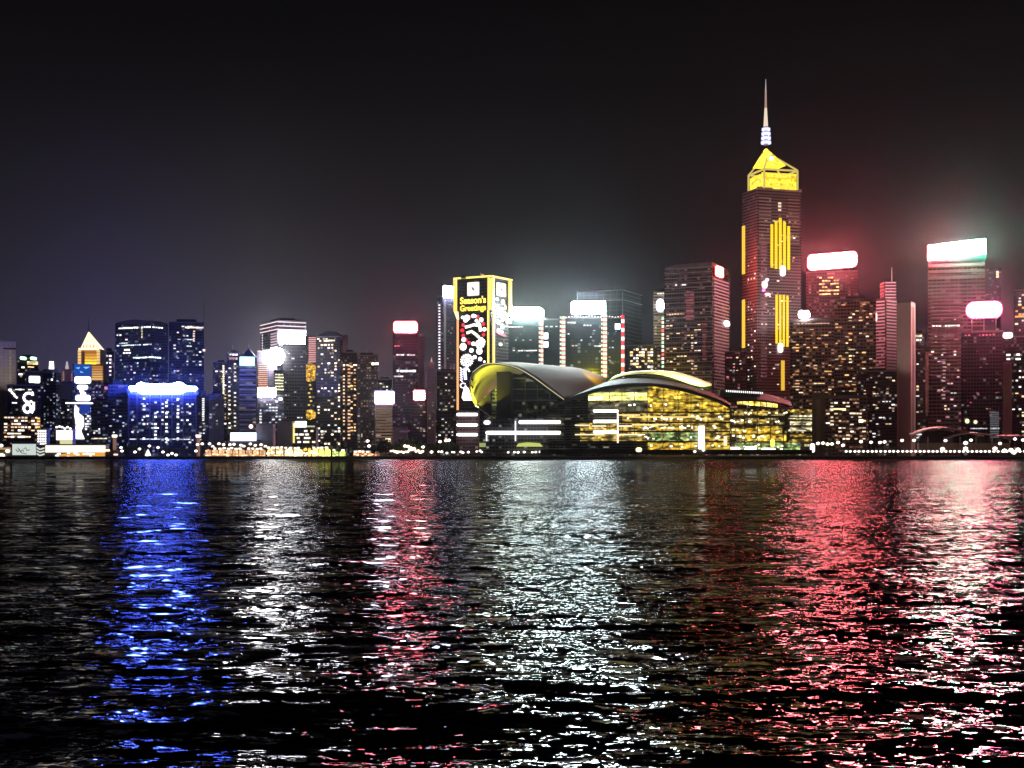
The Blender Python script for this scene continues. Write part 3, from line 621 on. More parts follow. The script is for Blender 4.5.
t.sign(442.6, 455, 285.6, 297.3, (.62, .72, 1), 9, .8); fbox(t, 'pale_corner', t.faces[1][2], 443.5, 445.5, 300, 400, surf((.5, .38, .45), .5), .1, .9)  # pale pinkish strip beside the corner
t.wins(446, 455, 302, 440, 12, 1.8, 1.0, (PINK, WARM), .9)
t = T('lower brown block at the foot of the dotted edge tower', 437, 458, 372, 1690, 'dark'); t.wins(438, 456, 376, 440, 18, 2, 1.2, (WARM, WHITE), 1.6)

# ---------------------------------------------------------------- the outlined tower with its festive light show
D = 1640
t = Tower('tall tower outlined in yellow neon with festive greeting lights over both faces', 457, 508.5, 277, D, facade('neonwall', (.018, .015, .015), (.01, .01, .01), p=.02, gs=.15), corner=491, side=30, roof=False)
f1, f2 = t.faces[0][2], t.faces[1][2]
YN = em((1, .74, .14), 2.5); ON = em((1, .45, .16), 1.9)
# crown box standing proud of both faces
for fc, a, b in ((f1, 454.3, 491), (f2, 491, 511)):
    fbox(t, 'crown_rim', fc, a, b, 275.4, 277.0, YN, .1, 2.2)
fbox(t, 'neon_tube', f1, 454.3, 457.2, 277.8, 309.5, em((1, .72, .12), 2.0), .1, 2.0); fbox(t, 'neon_tube', f1, 488.5, 490.9, 277.8, 309.5, YN, .1, 2.0)
fbox(t, 'neon_tube', f2, 491.2, 493, 277.8, 309.5, YN, .1, 2.0); fbox(t, 'neon_tube', f2, 508, 510.6, 277.8, 310, em((1, .72, .12), 2.0), .1, 2.0)
fbox(t, 'neon_tube', f2, 505.5, 510.5, 318, 321, em((1, .9, .5), 2.0), .1, 1.2)
fpoly(t, 'neon_tube', f1, [(454.4, 309.7), (458.4, 309.7), (459.2, 318), (457.4, 318)], .1, 1.2, em((1, .9, .5), 2.2))
fbox(t, 'neon_tube', f1, 457.2, 458.8, 318.2, 409.5, ON, .1, 1.2); fbox(t, 'neon_tube', f1, 487.8, 489.4, 309.7, 410, YN, .1, 1.2); fbox(t, 'neon_tube', f2, 492.4, 494.0, 309.7, 410, YN, .1, 1.2)
W5 = em(WHITE, 4)
for fc, a, b, c in ((f1, 467.6, 479.3, 473.3), (f2, 496.2, 505.4, 500.6)):
    o = fpoly(t, 'logo_panel', fc, rrect(a, b, 281, 294.6, 1), .1, .8, em((1, .93, .85), 2))
    s_ = (b - a) / 11.7
    fpoly(t, 'logo_mark', fc, [(c - 1.6 * s_, 285.2), (c + .6 * s_, 287), (c + 1.8 * s_, 290.2), (c - .4 * s_, 288.6)], .85, 1.0, DARKM, o)
def words_on(th, fc, text, x0, x1, y0, y1, mat, name='lettering', off=.4, bold=.0):
    cu = bpy.data.curves.new(name, 'FONT'); cu.body = text; cu.extrude = .02; cu.offset = bold; cu.size = 1
    o = bpy.data.objects.new(name, cu); sc.collection.objects.link(o); bpy.context.view_layer.update()
    me = bpy.data.meshes.new_from_object(o); bpy.data.objects.remove(o)
    xs = [v.co.x for v in me.vertices]; ys = [v.co.y for v in me.vertices]
    ax, bx, ay, by = min(xs), max(xs), min(ys), max(ys)
    for v in me.vertices:
        u = (v.co.x - ax) / (bx - ax); w = (v.co.y - ay) / (by - ay)
        p = fc.pt(x0 + (x1 - x0) * u, y1 - (y1 - y0) * w, off + (.4 if v.co.z > 0 else 0)); v.co = p - th.loc
    me.materials.clear(); me.materials.append(mat); me.update()
    return th.put(name, me)
words_on(t, f1, "Season's", 460.4, 486.2, 295.4, 302.6, em((1, .8, .1), 3), bold=.025); words_on(t, f1, "Greetings", 460.4, 486.2, 303.8, 311.6, em((1, .76, .06), 3), bold=.025)
# wreath with bells
for i in range(16):
    a = 2 * math.pi * i / 16; cx, cy_ = 473.5 + 11 * math.cos(a), 329 + 14 * math.sin(a)
    m = em((1, .04, .07), 1.6) if i % 2 or 5 < i < 9 else W5
    fpoly(t, 'wreath_light', f1, ellipse(cx, cy_, 1.7 if i % 2 else 2.0, 2.0, 10), .1, .6, m)
for cx, cy_, rx, ry in ((463.2, 316, 1.8, 1.6), (467.3, 316.6, 2.9, 3), (475, 315.3, 2.2, 1.4), (482, 319.5, 1.6, 2.2)): fpoly(t, 'wreath_light', f1, ellipse(cx, cy_, rx, ry), .7, 1.0, W5)
stroke(t, f1, [(465.5, 326), (470, 325.2), (474, 324), (480, 325)], 2.6, em((1, .97, .8), 3.2), 'bell'); stroke(t, f1, [(467, 332), (472, 330.5), (476, 333.5), (479.5, 337)], 2.6, em((1, .97, .7), 3.2), 'bell'); stroke(t, f1, [(476, 319), (480, 324), (481, 331)], 2.6, em((1, .97, .8), 3.2), 'bell')
for cx, cy_, r_ in ((463.3, 345.6, 3.8), (471.5, 349.6, 2.3), (479.5, 350.8, 3.3), (482.5, 341.5, 3.2), (475, 356.5, 2.0), (480.3, 358.6, 2.1), (484.5, 361.5, 1.2), (464, 338.5, 2.4)):
    fpoly(t, 'bauble_light', f1, ellipse(cx, cy_, r_ * .88, r_ * .95), .1, .6, W5)
def flake(th, fc, cx, cy_, r_, m, n=6):
    o = fpoly(th, 'snowflake', fc, ellipse(cx, cy_, r_ * .4, r_ * .4, 10), .1, .6, m)
    for i in range(n):
        a = math.pi * 2 * i / n + .2; stroke(th, fc, [(cx, cy_), (cx + r_ * math.cos(a), cy_ + r_ * math.sin(a))], .75, m, 'snowflake_arm', .62, o)
        for q in (-.5, .5): stroke(th, fc, [(cx + r_ * .6 * math.cos(a), cy_ + r_ * .6 * math.sin(a)), (cx + r_ * .95 * math.cos(a + q), cy_ + r_ * .95 * math.sin(a + q))], .7, m, 'snowflake_arm', .62, o)
flake(t, f1, 467.3, 359.5, 6.6, W5, 8); flake(t, f1, 480.5, 343.5, 4.8, W5)
for i in range(6): stroke(t, f1, [(460.5, 366.5 + i * 2.4), (463, 369 + i * 2.4)], .9, em((.9, .8, 1), 3.5), 'light_bar')
# sleigh and rider reduced to its lights
fpoly(t, 'light_figure', f1, [(463, 392), (465, 385), (468, 387), (471, 393), (472, 400), (464, 400), (462, 397)], .1, .6, W5)
stroke(t, f1, arc(463.5, 384.8, 2.7, 2.4, 0, 330, 12), .9, em((1, .8, 1), 3.6), 'light_bar')
stroke(t, f1, [(465.5, 367), (465.3, 372), (466, 379)], 2.6, em((.8, .9, 1), 3.6), 'light_bar'); stroke(t, f1, [(467, 366), (470, 371)], 1.3, W5, 'light_bar')
# right face
for cx, cy_, rx, ry, c in ((496.8, 298.2, 1.9, 2.1, WHITE), (502.5, 300, 2.2, 3, WHITE), (497, 306, 2.1, 2.4, (1, .8, .85)), (501, 309, 2.1, 3.2, (.6, .85, 1)), (498.5, 313, 2.6, 2.6, (.8, .9, 1)), (502.5, 316.5, 2.2, 2.8, (1, .9, .95)),
                           (498.3, 321.5, 2.3, 2.5, WHITE), (502.2, 325, 2.2, 3, (1, .85, .95)), (498.5, 329, 2.2, 2.4, (1, .8, .95)), (501.5, 330.5, 1.8, 2, WHITE), (500.3, 343.2, 2.0, 1.9, WHITE), (505, 305, 1, 3, WHITE)):
    fpoly(t, 'bauble_light', f2, ellipse(cx, cy_, rx * .85, ry * .85, 12), .1, .6, em(c, 2.6))
stroke(t, f2, [(495.2, 330.5), (499, 332.5), (504.5, 334)], 2.2, em((1, .03, .12), 2.2), 'ribbon_light')
v, f, uv = boxv(X(461, D + 12), X(466, D + 12), D + 12, D + 18, t.z1, t.z1 + 3); t.add('plant_room', v, f, GREYM)
for x, y in ((481, 272.6), (482.3, 273.6)): fpoly(t, 'aircraft_lamp', f1, ellipse(x, y + 1.2, 1.1, .8, 8), -3, -2, em((1, .3, .2), 1.6))
bar(t, 'antenna', (X(480.5, D + 10), D + 10, t.z1 - .1), (X(480.5, D + 10), D + 10, t.z1 + 6), .4, STEEL)

# ---------------------------------------------------------------- candy striped blocks with blinding roof signs
def candy(th, x0, x1, y0, y1, face=None):
    fc = face or th.face((x0 + x1) / 2); n = max(3, int((y1 - y0) / 4.2)); h = (y1 - y0) / n
    o = fbox(th, 'light_column', fc, x0, x1, y0, y1, surf((.1, .08, .08), .6), .05, .4)
    xm = x0 + (x1 - x0) * .5
    for i in range(n):
        y = y0 + i * h; g = (1, .97, .8) if i % 2 else (.55, 1, .62)
        if (x1 - x0) > 4:
            fbox(th, 'lamp_block', fc, x0 + .2, x0 + 1.5, y + .2, y + h * .6, em((1, .95, .85), 1.8, False), .45, .9, o)
            fbox(th, 'lamp_block', fc, x0 + 1.9, x1 - .3, y + .2, y + h * .72, em(g, 2.0, False), .45, .9, o); fbox(th, 'lamp_block', fc, x0 + 1.9, x1 - .3, y + h * .74, y + h, em(RED, 2.0, False), .45, .9, o)
        else: fbox(th, 'lamp_block', fc, x0, x1, y + .1, y + h * .9, em((1, .9, .9), 2.4, False) if i % 2 else em(RED, 1.7, False), .45, .9, o)
t = T('dark glass block right of the neon outlined tower, under a blinding white roof sign', 505, 559, 320, 1700, 'glass', deep=40, name='office_block', cat='office building')
t.sign(510, 543.5, 307.6, 319.6, (.85, 1, .93), 26, 5); t.row(505, 526, 326.8, 7, 2.8, 1.0, (1, .97, .85), 2.2, .9); t.row(507, 537, 350.6, 11, 2.4, 1.1, (1, .97, .9), 2, .8)
t.row(514, 536, 340, 6, 2, 1, COOL, .8, .5); candy(t, 538.6, 543.6, 318, 367)
for x in (546,): t.win(x, 336, 4, 6, (1, 1, .97), 6); t.win(x, 344.5, 4.2, 5.5, (1, 1, .97), 6)
t.row(544, 559, 326.5, 3, 2.4, 1, WHITE, 1.6, .7)
fbox(t, 'light_column', t.face(503), 502.6, 505.0, 321.5, 362, em((1, .6, .55), 1.6, False), .1, .8)
t = T('dark glass block fenced by candy striped light columns, under a blinding blue white roof sign', 559.5, 624, 318.5, 1690, 'glass', deep=40, name='office_block', cat='office building')
t.sign(571.5, 605.2, 301.6, 314.2, (.8, .97, 1), 28, 2, sk=-.4); candy(t, 559.6, 565.6, 316, 369); candy(t, 601, 607.2, 314, 378); candy(t, 621.2, 624.4, 315, 376)
t.win(617.6, 326.6, 5, 5.4, WHITE, 6)
for i in range(20): t.put('string_lamp', win_mesh((1, .9, .8), 2.6), at=t.face(590).pt(566 + i * 2.9, 317.4 - 1.0 * abs(math.sin(i * .55)), .6), scale=(1.7, .6, 1.1))
t.row(567, 576, 322.5, 3, 2.4, 1.3, WHITE, 2.2, .9); t.row(583, 592, 325.4, 3, 2.4, 1.2, WHITE, 2, .9); t.wins(567, 600, 329, 345, 4, 2.2, 1.1, (COOL,), 1.6); t.row(568, 578, 345.6, 3, 2.2, 1.2, WARM, 1.6, .8); t.row(594, 601, 346, 3, 2.4, 1.2, WHITE, 2, .9)
t.wins(608, 620, 330, 372, 7, 2, 1.1, (COOL, WARM), 1.0)
t = T('tall unlit grey glass tower with faint roof outline, behind the blue white sign', 577, 641.5, 289.5, 1900, facade('ghost', (.09, .1, .1), (.05, .06, .06), p=.02, gs=.1, wu=9, fh=5, band=.2, vert=.1), corner=623, side=24, roof=False)
for y in (289.5, 299.5): fbox(t, 'roof_beam', t.faces[0][2], 577, 623, y, y + .7, surf((.4, .42, .42), .5), .1, .9); fbox(t, 'roof_beam', t.faces[1][2], 623, 641.5, y, y + .7, surf((.4, .42, .42), .5), .1, .9)
for x in (577.4, 622.6): fbox(t, 'corner_fin', t.faces[0][2], x - .4, x + .4, 291, 400, surf((.4, .42, .42), .5), .1, .9)
t.row(600, 622, 300, 12, 1.2, .6, COOL, .5, .8)
t = T('low grid faced block with warm square windows, left of the round white lamp tower', 625.5, 657, 346, 1780, 'flats', name='office_block', cat='office building')
t.wins(630, 656, 348, 378, 46, 2.4, 2.0, ((1, .8, .4), WARM, (1, .6, .25), WHITE), 2.6, 2.9, 2.9)
t = T('slender pale tower with a round white lamp near its top', 653.5, 665.5, 292.5, 1820, 'tan', deep=20)
fc = t.face(660); fpoly(t, 'round_lamp', fc, ellipse(660.3, 305.6, 3.7, 5.6), 1.2, 2, em((.93, 1, 1), 8)); fbox(t, 'lamp_mount', fc, 656, 664.6, 298.6, 312.8, GREYM, .1, 1.1)
t.row(657, 665, 293.5, 3, 2.4, 1.2, (1, .95, .7), 2, 1)
for i in range(13): t.win(662.8, 318.5 + i * 4, 2.4, 2.2, (1, .95, .8) if i % 3 else ((1, .15, .12) if i % 2 else (.5, 1, .6)), 2.4)
t.wins(654, 661, 316, 370, 10, 2, 1.3, (WARM,), 1.6)

# the large dark tower with the red striped flank
t = T('large dark tower with a red striped right flank and a small red haloed sign', 664, 730, 268, 1760, facade('redflank', (.15, .1, .11), (.035, .025, .03), p=.16, glow=(1, .45, .3), gs=.4, wu=3.2, fh=3.7), corner=712, side=26, roof=False, mast=0)
f1, f2 = t.faces[0][2], t.faces[1][2]
fpoly(t, 'curved_crown', f1, [(664.5, 267.8), (666, 264.5), (676, 262.6), (700, 262.0), (711.8, 262.0), (711.8, 267.8)], -20, -.2, surf((.16, .12, .13), .6)); fpoly(t, 'curved_crown', f2, [(712.2, 267.8), (712.2, 262), (722, 262.6), (728, 264), (729.6, 267.8)], -14, -.3, surf((.16, .12, .13), .6))
for i in range(34):
    fbox(t, 'lit_floor', f2, 714, 728.5, 277.5 + i * 3.3, 278.7 + i * 3.3, em((1, .3, .36), max(.15, 1.3 - .036 * i), False), .1, .7)
for i in range(28): fbox(t, 'ledge', f1, 665, 712, 266 + i * 5.0, 266.8 + i * 5.0, surf((.35, .26, .26), .5), .1, .7)
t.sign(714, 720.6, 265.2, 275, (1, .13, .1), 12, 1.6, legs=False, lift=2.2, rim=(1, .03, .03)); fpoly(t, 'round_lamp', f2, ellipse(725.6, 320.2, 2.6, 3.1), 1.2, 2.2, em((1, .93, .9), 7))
t.row(675, 686, 283.3, 5, 2.0, 1.1, WHITE, 2.4, .9)
for i in range(11): t.row(686, 694, 291 + i * 2.7, 2, 4.4, 1.7, (1, .25, .3), .45, 1)
for i in range(16): t.row(702, 707, 321 + i * 2.7, 1, 4.4, 1.5, (1, .2, .22), .32, 1)
t.row(666, 682, 312.6, 6, 2.2, 1, (1, .6, .35), 2); t.wins(666, 703, 315, 370, 40, 2.8, 1.1, ((1, .62, .3), WARM, (1, .85, .7)), 2.2, 3.5, 2.6)
t = T('dim reddish block low between the red flanked tower and the gold lit tower', 724, 747, 352, 1800, 'red', name='office_block', cat='office building'); t.wins(726, 742, 356, 386, 12, 2, 1.2, (WARM, PINK, WHITE), 1.5)

# ---------------------------------------------------------------- the tallest tower with gold bars and glowing crown
D = 1800
cpf = facade('tallest', (.2, .15, .16), (.045, .03, .035), p=.05, glow=(1, .6, .5), gs=.5, wu=2.6, fh=3.6, band=.5)
t = Tower('tallest tower, with gold light bars, a gold glowing crown and a white mast', 742, 801, 188, D, cpf, corner=757, side=71, roof=False, deep=40)
f1, f2 = t.faces[0][2], t.faces[1][2]
fbox(t, 'cornice', f2, 757, 801, 186.6, 189.4, surf((.3, .24, .22), .5), .05, 1.6)
for i in range(14): fbox(t, 'ledge', f2, 759, 771, 197 + i * 3.4, 198 + i * 3.4, surf((.45, .33, .35), .5), .05, .8)
for i in range(14): fbox(t, 'ledge', f2, 788, 799, 197 + i * 3.4, 198 + i * 3.4, surf((.4, .3, .3), .5), .05, .8)
for i in range(40): fbox(t, 'pink_floor', f2, 760.5, 766.5, 243 + i * 3.4, 244.4 + i * 3.4, em((1, .35, .45), .42 if i < 24 else .2, False), .05, .9)
GB = em((1, .6, .015), 2.2); GB2 = em((1, .62, .1), 1.7)
for a, b in ((222, 271), (297, 346)): fbox(t, 'gold_bar', f1, 742.6, 745.2, a, b, em((1, .58, .05), 1.8), .1, 1.0)
fbox(t, 'white_bar', f1, 743, 746.2, 355, 389, em((1, .62, .6), .9), .1, 1.0); fbox(t, 'white_bar', f1, 743, 745.6, 356, 361, em(WHITE, 3), 1.1, 1.4); fbox(t, 'white_bar', f1, 743.4, 746, 372, 378, em(WHITE, 2), 1.1, 1.4)
for i, (a, b) in enumerate(((223.5, 267), (220, 268), (216.8, 268), (220.5, 268), (224.5, 268.5))): fbox(t, 'gold_bar', f2, 770.4 + i * 4.2, 772.8 + i * 4.2, a, b, GB, .1, 1.2)
for i, (a, b) in enumerate(((294, 343), (294, 344), (294, 346), (294.5, 346))): fbox(t, 'gold_bar', f2, 775.4 + i * 3.6, 777.3 + i * 3.6, a, b, GB, .1, 1.2)
fbox(t, 'gold_bar', f2, 781, 784.2, 360, 390, em((1, .6, .05), 1.4), .1, 1.2)
for y in (202, 205, 208.6): t.win(779.6, y, 3.4, 1.8, (1, .7, .5), 2)
fpoly(t, 'lamp', f2, rrect(779.6, 784.4, 265, 275, 2.2), 1.4, 2.2, em((1, .93, .85), 7)); fpoly(t, 'lamp', f2, rrect(777.4, 782, 342.6, 352, 2.2), 1.4, 2.2, em((1, .93, .85), 7))
for cx, cy_, rx, ry, c in ((764, 284.5, 3, 4, (1, .6, .6)), (763, 290, 1.6, 1.6, (1, .2, .8)), (767, 294, 3, 1.5, (1, .5, .6)), (766.5, 279.5, 1.6, 1.6, (.7, .9, 1))): fpoly(t, 'lamp', f2, ellipse(cx, cy_, rx, ry, 10), 1.4, 2.0, em(c, 4))
t.row(747, 756, 277.6, 3, 2.4, 1.6, (1, .75, .6), 3, .9); t.wins(760, 798, 218, 388, 34, 2.2, 1.2, (WARM, (1, .85, .7)), 2.2, 4, 4); t.row(770, 798, 220, 5, 1.8, 1.1, WARM, 1.6, .8); t.row(760, 798, 234, 11, 1.8, 1.0, WARM, 1.3, .6)
t.wins(747, 757, 230, 388, 22, 2.2, 1.3, (WARM, WHITE), 2)
# crown: frame, glowing block and pyramid; the whole crown turns with the tower
cy0 = t.c.y; cx_ = X(772.8, cy0); k_ = cy0 / F; YAW = math.radians(16); DC = cy0 - 20 * k_
def cz(py): return Z(py, DC)
def cm(py): return Z(py, cy0)
def rot(x, y): return (cx_ + x * k_ * math.cos(YAW) - y * k_ * math.sin(YAW), cy0 + x * k_ * math.sin(YAW) + y * k_ * math.cos(YAW))
def sq(h): return [rot(-h, -h), rot(h, -h), rot(h, h), rot(-h, h)]
v, f, uv = prism(sq(17), t.z1 + .02, cz(172.5)); t.add('crown_block', v, f, hall_glow('crown', (1, .66, .01), (1, .76, .1), 1.9, 2.0, 4.5, -.22), uvs=uv)
S = sq(17); fb = Face(S[0], S[1], DC); fb2 = Face(S[3], S[0], DC)
for y0, y1, st in ((172.6, 174.4, 2.2), (176.8, 178.4, 1.6), (180.6, 182.4, 2.6), (185, 187.4, 2.2)):
    fbox(t, 'crown_band', fb, 761.5, 793, y0, y1, em((1, .66, .05), st, False), .1, .8); fbox(t, 'crown_band', fb2, 752.5, 760.5, y0, y1, em((1, .66, .05), st, False), .1, .8)
FR = em((.95, .75, .2), 1.1); Q = sq(18)
for p in Q:
    bar(t, 'crown_frame', (*p, t.z1 + .05), (*p, cz(169)), 2.2, FR); bar(t, 'crown_frame', (*p, cz(169)), (cx_ - 5 * k_, cy0, cz(149)), 1.8, FR)
for p, q in zip(Q, Q[1:] + Q[:1]): bar(t, 'crown_frame', (*p, cz(169.4)), (*q, cz(169.4)), 1.9, FR)
px_ = X(766, cy0)
PY = [rot(-17, -11), rot(9, -11), rot(9, 11), rot(-17, 11)]
v = [(*p, cz(163.4)) for p in PY] + [(px_ - 1, cy0, cz(144.5)), (px_ + 1, cy0, cz(144.5))]
t.add('pyramid_roof', v, [(0, 1, 5, 4), (1, 2, 5), (2, 3, 4, 5), (3, 0, 4), (3, 2, 1, 0)], hall_glow('pyr', (1, .66, .02), (1, .76, .1), 2.2, 1.5, 1.5, -.25), uvs=[(0, 0), (30, 0), (16, 20), (14, 20), (0, 0), (18, 0), (9, 20), (0, 0), (30, 0), (16, 20), (14, 20), (0, 0), (18, 0), (9, 20), (0, 0), (1, 0), (1, 1), (0, 1)])
ball(t, 'beacon', (px_ + 5, cy0 - 8 * k_, cz(156)), 2.8, em((1, .9, .5), 5))
cone(t, 'mast_base', px_, cy0, cm(145), cm(126), 3.0, 2.0, surf((.4, .4, .45), .4), 8)
for i in range(4):
    cone(t, 'mast_ring', px_, cy0, cm(144 - i * 4.4), cm(141.4 - i * 4.4), 6.2 - .35 * i, 6.2 - .35 * i, em((.55, .55, 1), 3), 10)
cone(t, 'mast', px_ - .3, cy0, cm(126.5), cm(108), 2.8, 1.5, em((1, .82, .62), 1.5), 8); cone(t, 'mast', px_ - .3, cy0, cm(108), cm(92), 1.4, 1.1, em((1, .6, .5), .7), 8); cone(t, 'mast', px_ - .3, cy0, cm(92), cm(79), 1.0, .3, em((1, .85, .85), .7), 8)

# ---------------------------------------------------------------- towers on the right
t = T('tower behind the long red roof sign with a patch of yellow office windows', 806, 858, 272, 1860, 'red', deep=40)
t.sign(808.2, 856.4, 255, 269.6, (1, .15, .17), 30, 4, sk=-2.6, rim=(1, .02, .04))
for y in (277.5, 280.6, 283.8, 287, 290.4, 294): t.row(819, 839, y, 7, 2.6, 1.3, (1, .62, .25), 3, .62)
t.row(842, 857, 279, 5, 2.2, 1, PINK, 1.4, .6)
t = T('broad warm windowed tower with one small white roof lamp, below the long red sign', 790, 835, 321, 1740, 'warm', deep=30)
fpoly(t, 'roof_lamp', t.face(804), rrect(798.6, 809.6, 310.6, 318.6, 3.2), .6, 1.6, em((1, .95, .93), 8)); t.row(793, 830, 323.6, 10, 3, .9, (1, .6, .45), 1.2, .8)
t.wins(792, 834, 328, 394, 46, 3.4, 1.1, ((1, .5, .22), WARM, AMBER, (1, .75, .5)), 1.6, 3.6, 3.0)
t = T('taller broad tower of amber office floors, left of the pink striped tower', 834, 876, 300, 1700, 'warm', deep=30)
t.wins(835, 875, 303, 396, 56, 3.2, 1.2, ((1, .5, .22), WARM, AMBER, (1, .75, .5)), 1.8, 3.4, 3.2)
t = T('pink striped tower stepping up to the right with a white tipped mast', 874.5, 897, 298, 1780, 'red', corner=886, side=50, roof=False, deep=20)
stage(t, 885, 896.5, 281, 298.5, 1790, fac('red'), 'upper_stage', 20, 4)
f1, f2 = t.faces[0][2], t.faces[1][2]; fu = Face((X(885, 1794), 1794), (X(897, 1794), 1794))
for i in range(6): fbox(t, 'lit_floor', fu, 885.2, 896, 282 + i * 3, 283.3 + i * 3, em((1, .36, .42), 1.5, False), .1, .9)
for i in range(24): fbox(t, 'lit_floor', f2, 886.4, 896, 300 + i * 3.2, 301.4 + i * 3.2, em((1, .36, .42), max(.15, 1.2 - .05 * i), False), .1, .9)
for i in range(27): fbox(t, 'lit_floor', f1, 875.4, 884.8, 300.5 + i * 3.3, 301.8 + i * 3.3, em((1, .3, .36), max(.2, 1.3 - .05 * i), False), .1, .9)
fpoly(t, 'lamp', f1, rrect(874.6, 877.6, 312, 320.6, 1.4), 1.1, 1.8, em((1, .7, .75), 5)); cone(t, 'mast', X(892.2, 1800), 1802, Z(281, 1790), Z(267, 1800), .7, .5, em((1, .8, .85), .5), 6)
t = T('mid rise dark block with amber lit floors, below the pink striped stepped tower', 858, 897, 372, 1650, 'dark', deep=24, name='office_block', cat='office building'); t.wins(860, 896, 376, 398, 10, 2.4, 1.3, (WARM,), 1.6); t.wins(866, 896, 400, 442, 16, 2.4, 1.2, (WARM, WHITE), 1.8)
t = T('pale brown windowless slab tower standing edge on, right of the pink stripes', 897, 915.5, 302.5, 1700, surf((.42, .36, .33), .7, 0, .15), corner=911, side=28, deep=20, roof=False)
for x in (911.8, 913.4): fbox(t, 'dark_strip', t.faces[1][2], x, x + .7, 306, 440, DARKM, .02, .2)  # thin upright dark strips on the side wall
t.inset('parapet', 1.0, t.z1 + .01, t.z1 + 1.4, GREYM, ring=True); fbox(t, 'side_slab', t.faces[0][2], 896.6, 899.2, 371, 443, surf((.5, .33, .28), .7), .1, 2.6)
t = T('dark block ending in a thin pale vertical fin, right of the windowless slab', 915, 928.6, 350, 1760, 'dark', roof=True)
fbox(t, 'corner_fin', t.face(927), 925.6, 928.6, 352, 413, surf((.55, .4, .36), .6), .1, 1.5); t.row(916, 923, 331, 2, 3, 2, WARM, 0, 0); t.wins(916, 924, 356, 440, 8, 2.6, 1.5, (WARM, WHITE), 1.6)
t = T('small distant tower with a lit top peeping over the block with the pale fin', 914, 925, 334, 2100, 'flats', name='apartment_tower', cat='apartment tower'); t.wins(915, 924, 331, 345, 0); t.row(915, 922, 336, 3, 2.4, 2, WARM, 2.4, 1); t.row(916, 922, 340, 2, 2.4, 2, WHITE, 2.4, 1)
t = T('tall tower under a long tilted sign glowing red to green', 928, 985, 262, 1780, facade('tilted', (.3, .2, .2), (.07, .045, .05), p=.1, glow=(1, .4, .4), gs=.35, wu=5, fh=4.4, band=.5, vert=.1), deep=40, roof=False)
fc = t.face(950)
for i in range(3): t_ = fbox(t, 'crown_band', fc, 928.5, 985, 263.6 + i * 6, 266.6 + i * 6, surf((.34, .24, .23), .6), .1, .8)
sk = -4.6; segs = ((928, 938, (1, .12, .16)), (938, 952, (1, .45, .45)), (952, 966, (.95, .9, .8)), (966, 976, (.4, 1, .7)), (976, 985.5, (.12, 1, .55)))
for i, (a, b, c) in enumerate(segs):
    u0, u1 = (a - 928) / 57.5, (b - 928) / 57.5
    fpoly(t, 'sign_panel', fc, [(a, 244.8 + sk * u0), (b, 244.8 + sk * u1), (b, 258.8 + sk * u1 + .8), (a, 258.8 + sk * u0 + .4)], 1.2, 2.4, em(c, 30))
fpoly(t, 'sign_frame', fc, [(928, 244.4), (985.5, 239.8), (986, 262), (928, 262)], .1, 1.0, DARKM)
for i in range(26): fbox(t, 'lit_floor', fc, 930.5, 961, 284.4 + i * 3.6, 285.3 + i * 3.6, em((1, .34, .34), (.5 if i < 10 else .22), False), .1, .6)
t.row(932, 960, 325.5, 9, 2.3, 1.3, (1, .85, .8), 3, .85); t.col(944, 330, 400, 20, 2.6, 1.2, (1, .6, .6), 1.0, .8); t.row(966, 977, 269.8, 5, 2.2, 1, AMBER, 1.6, .9); t.wins(931, 960, 305, 432, 30, 2.3, 1.4, (WHITE, (1, .6, .55), WARM), 2.0)
t = T('dark violet tower behind the pink oval sign, warm lamps high on its right edge', 984, 1001, 268, 1900, 'purple', roof=False)
t.col(997.5, 271, 278, 3, 2.4, 1.8, (1, .75, .5), 2, 1); t.wins(986, 1000, 280, 330, 5, 2, 1, (WARM,), 1)
t = T('dark tower under the oval pink glowing sign', 961, 1004, 332, 1700, 'black', deep=36)
fpoly(t, 'sign_panel', t.face(985), rrect(967, 1001.4, 302.8, 317.4, 7, -.6), 1.2, 2.6, em((1, .14, .26), 32)); fpoly(t, 'glow_rim', t.face(985), rrect(965.5, 1002.9, 301.4, 319, 8, -.6), .1, 1.0, em((1, .03, .14), 5))  # pink halo of the oval put in as a lit rim
for x in (972, 984, 996): bar(t, 'support_strut', (X(x, 1703), 1703, Z(317, 1703)), (X(x, 1703), 1703, t.z1 - .5), .9, STEEL)
t.row(964, 999, 335, 10, 1.8, 1.0, PINK, 1.6, .6); t.wins(963, 1002, 340, 430, 18, 2, 1.0, (PINK, WARM), .6)
fc = t.face(985)
for i in range(14): fbox(t, 'lit_floor', fc, 990, 999, 412 + i * 1.9, 412.9 + i * 1.9, em((.6, .62, .7), .35, False), .1, .5)
fpoly(t, 'lamp', fc, ellipse(967.2, 421, 2.2, 2.4, 10), .6, 1.2, em((.9, 1, .5), 2.2)); fpoly(t, 'lamp', fc, ellipse(975.5, 422, 2.0, 2.0, 10), .6, 1.2, em((.9, .95, .6), 1.8)); t.row(970, 1000, 428.5, 12, 2, .9, (.8, .85, .9), 1.4, .8)
t = T('grey roofed tower with pairs of white windows, at the right end of the skyline', 1002.5, 1050, 337, 1680, 'dark', deep=36)
t.sign(1003, 1012.6, 332, 337.8, (1, .85, .85), 6, 2.2, frame=False)
fbox(t, 'pale_pier', t.face(1006), 1003, 1012, 362, 440, surf((.42, .3, .26), .6), .1, 1.2)
for y in (354.4, 358.8): t.row(1003.5, 1023, y, 2, 4.6, 1.7, WHITE, 3, 1)
t.wins(1012, 1048, 366, 442, 40, 2.4, 1.5, (WHITE, (1, .85, .7), WARM), 2.4); t.win(1005, 372, 2.6, 1.8, WHITE, 3)
t = T('distant tower with amber windows behind the grey roofed tower at the right end', 1014, 1056, 290, 1950, 'purple', deep=30)
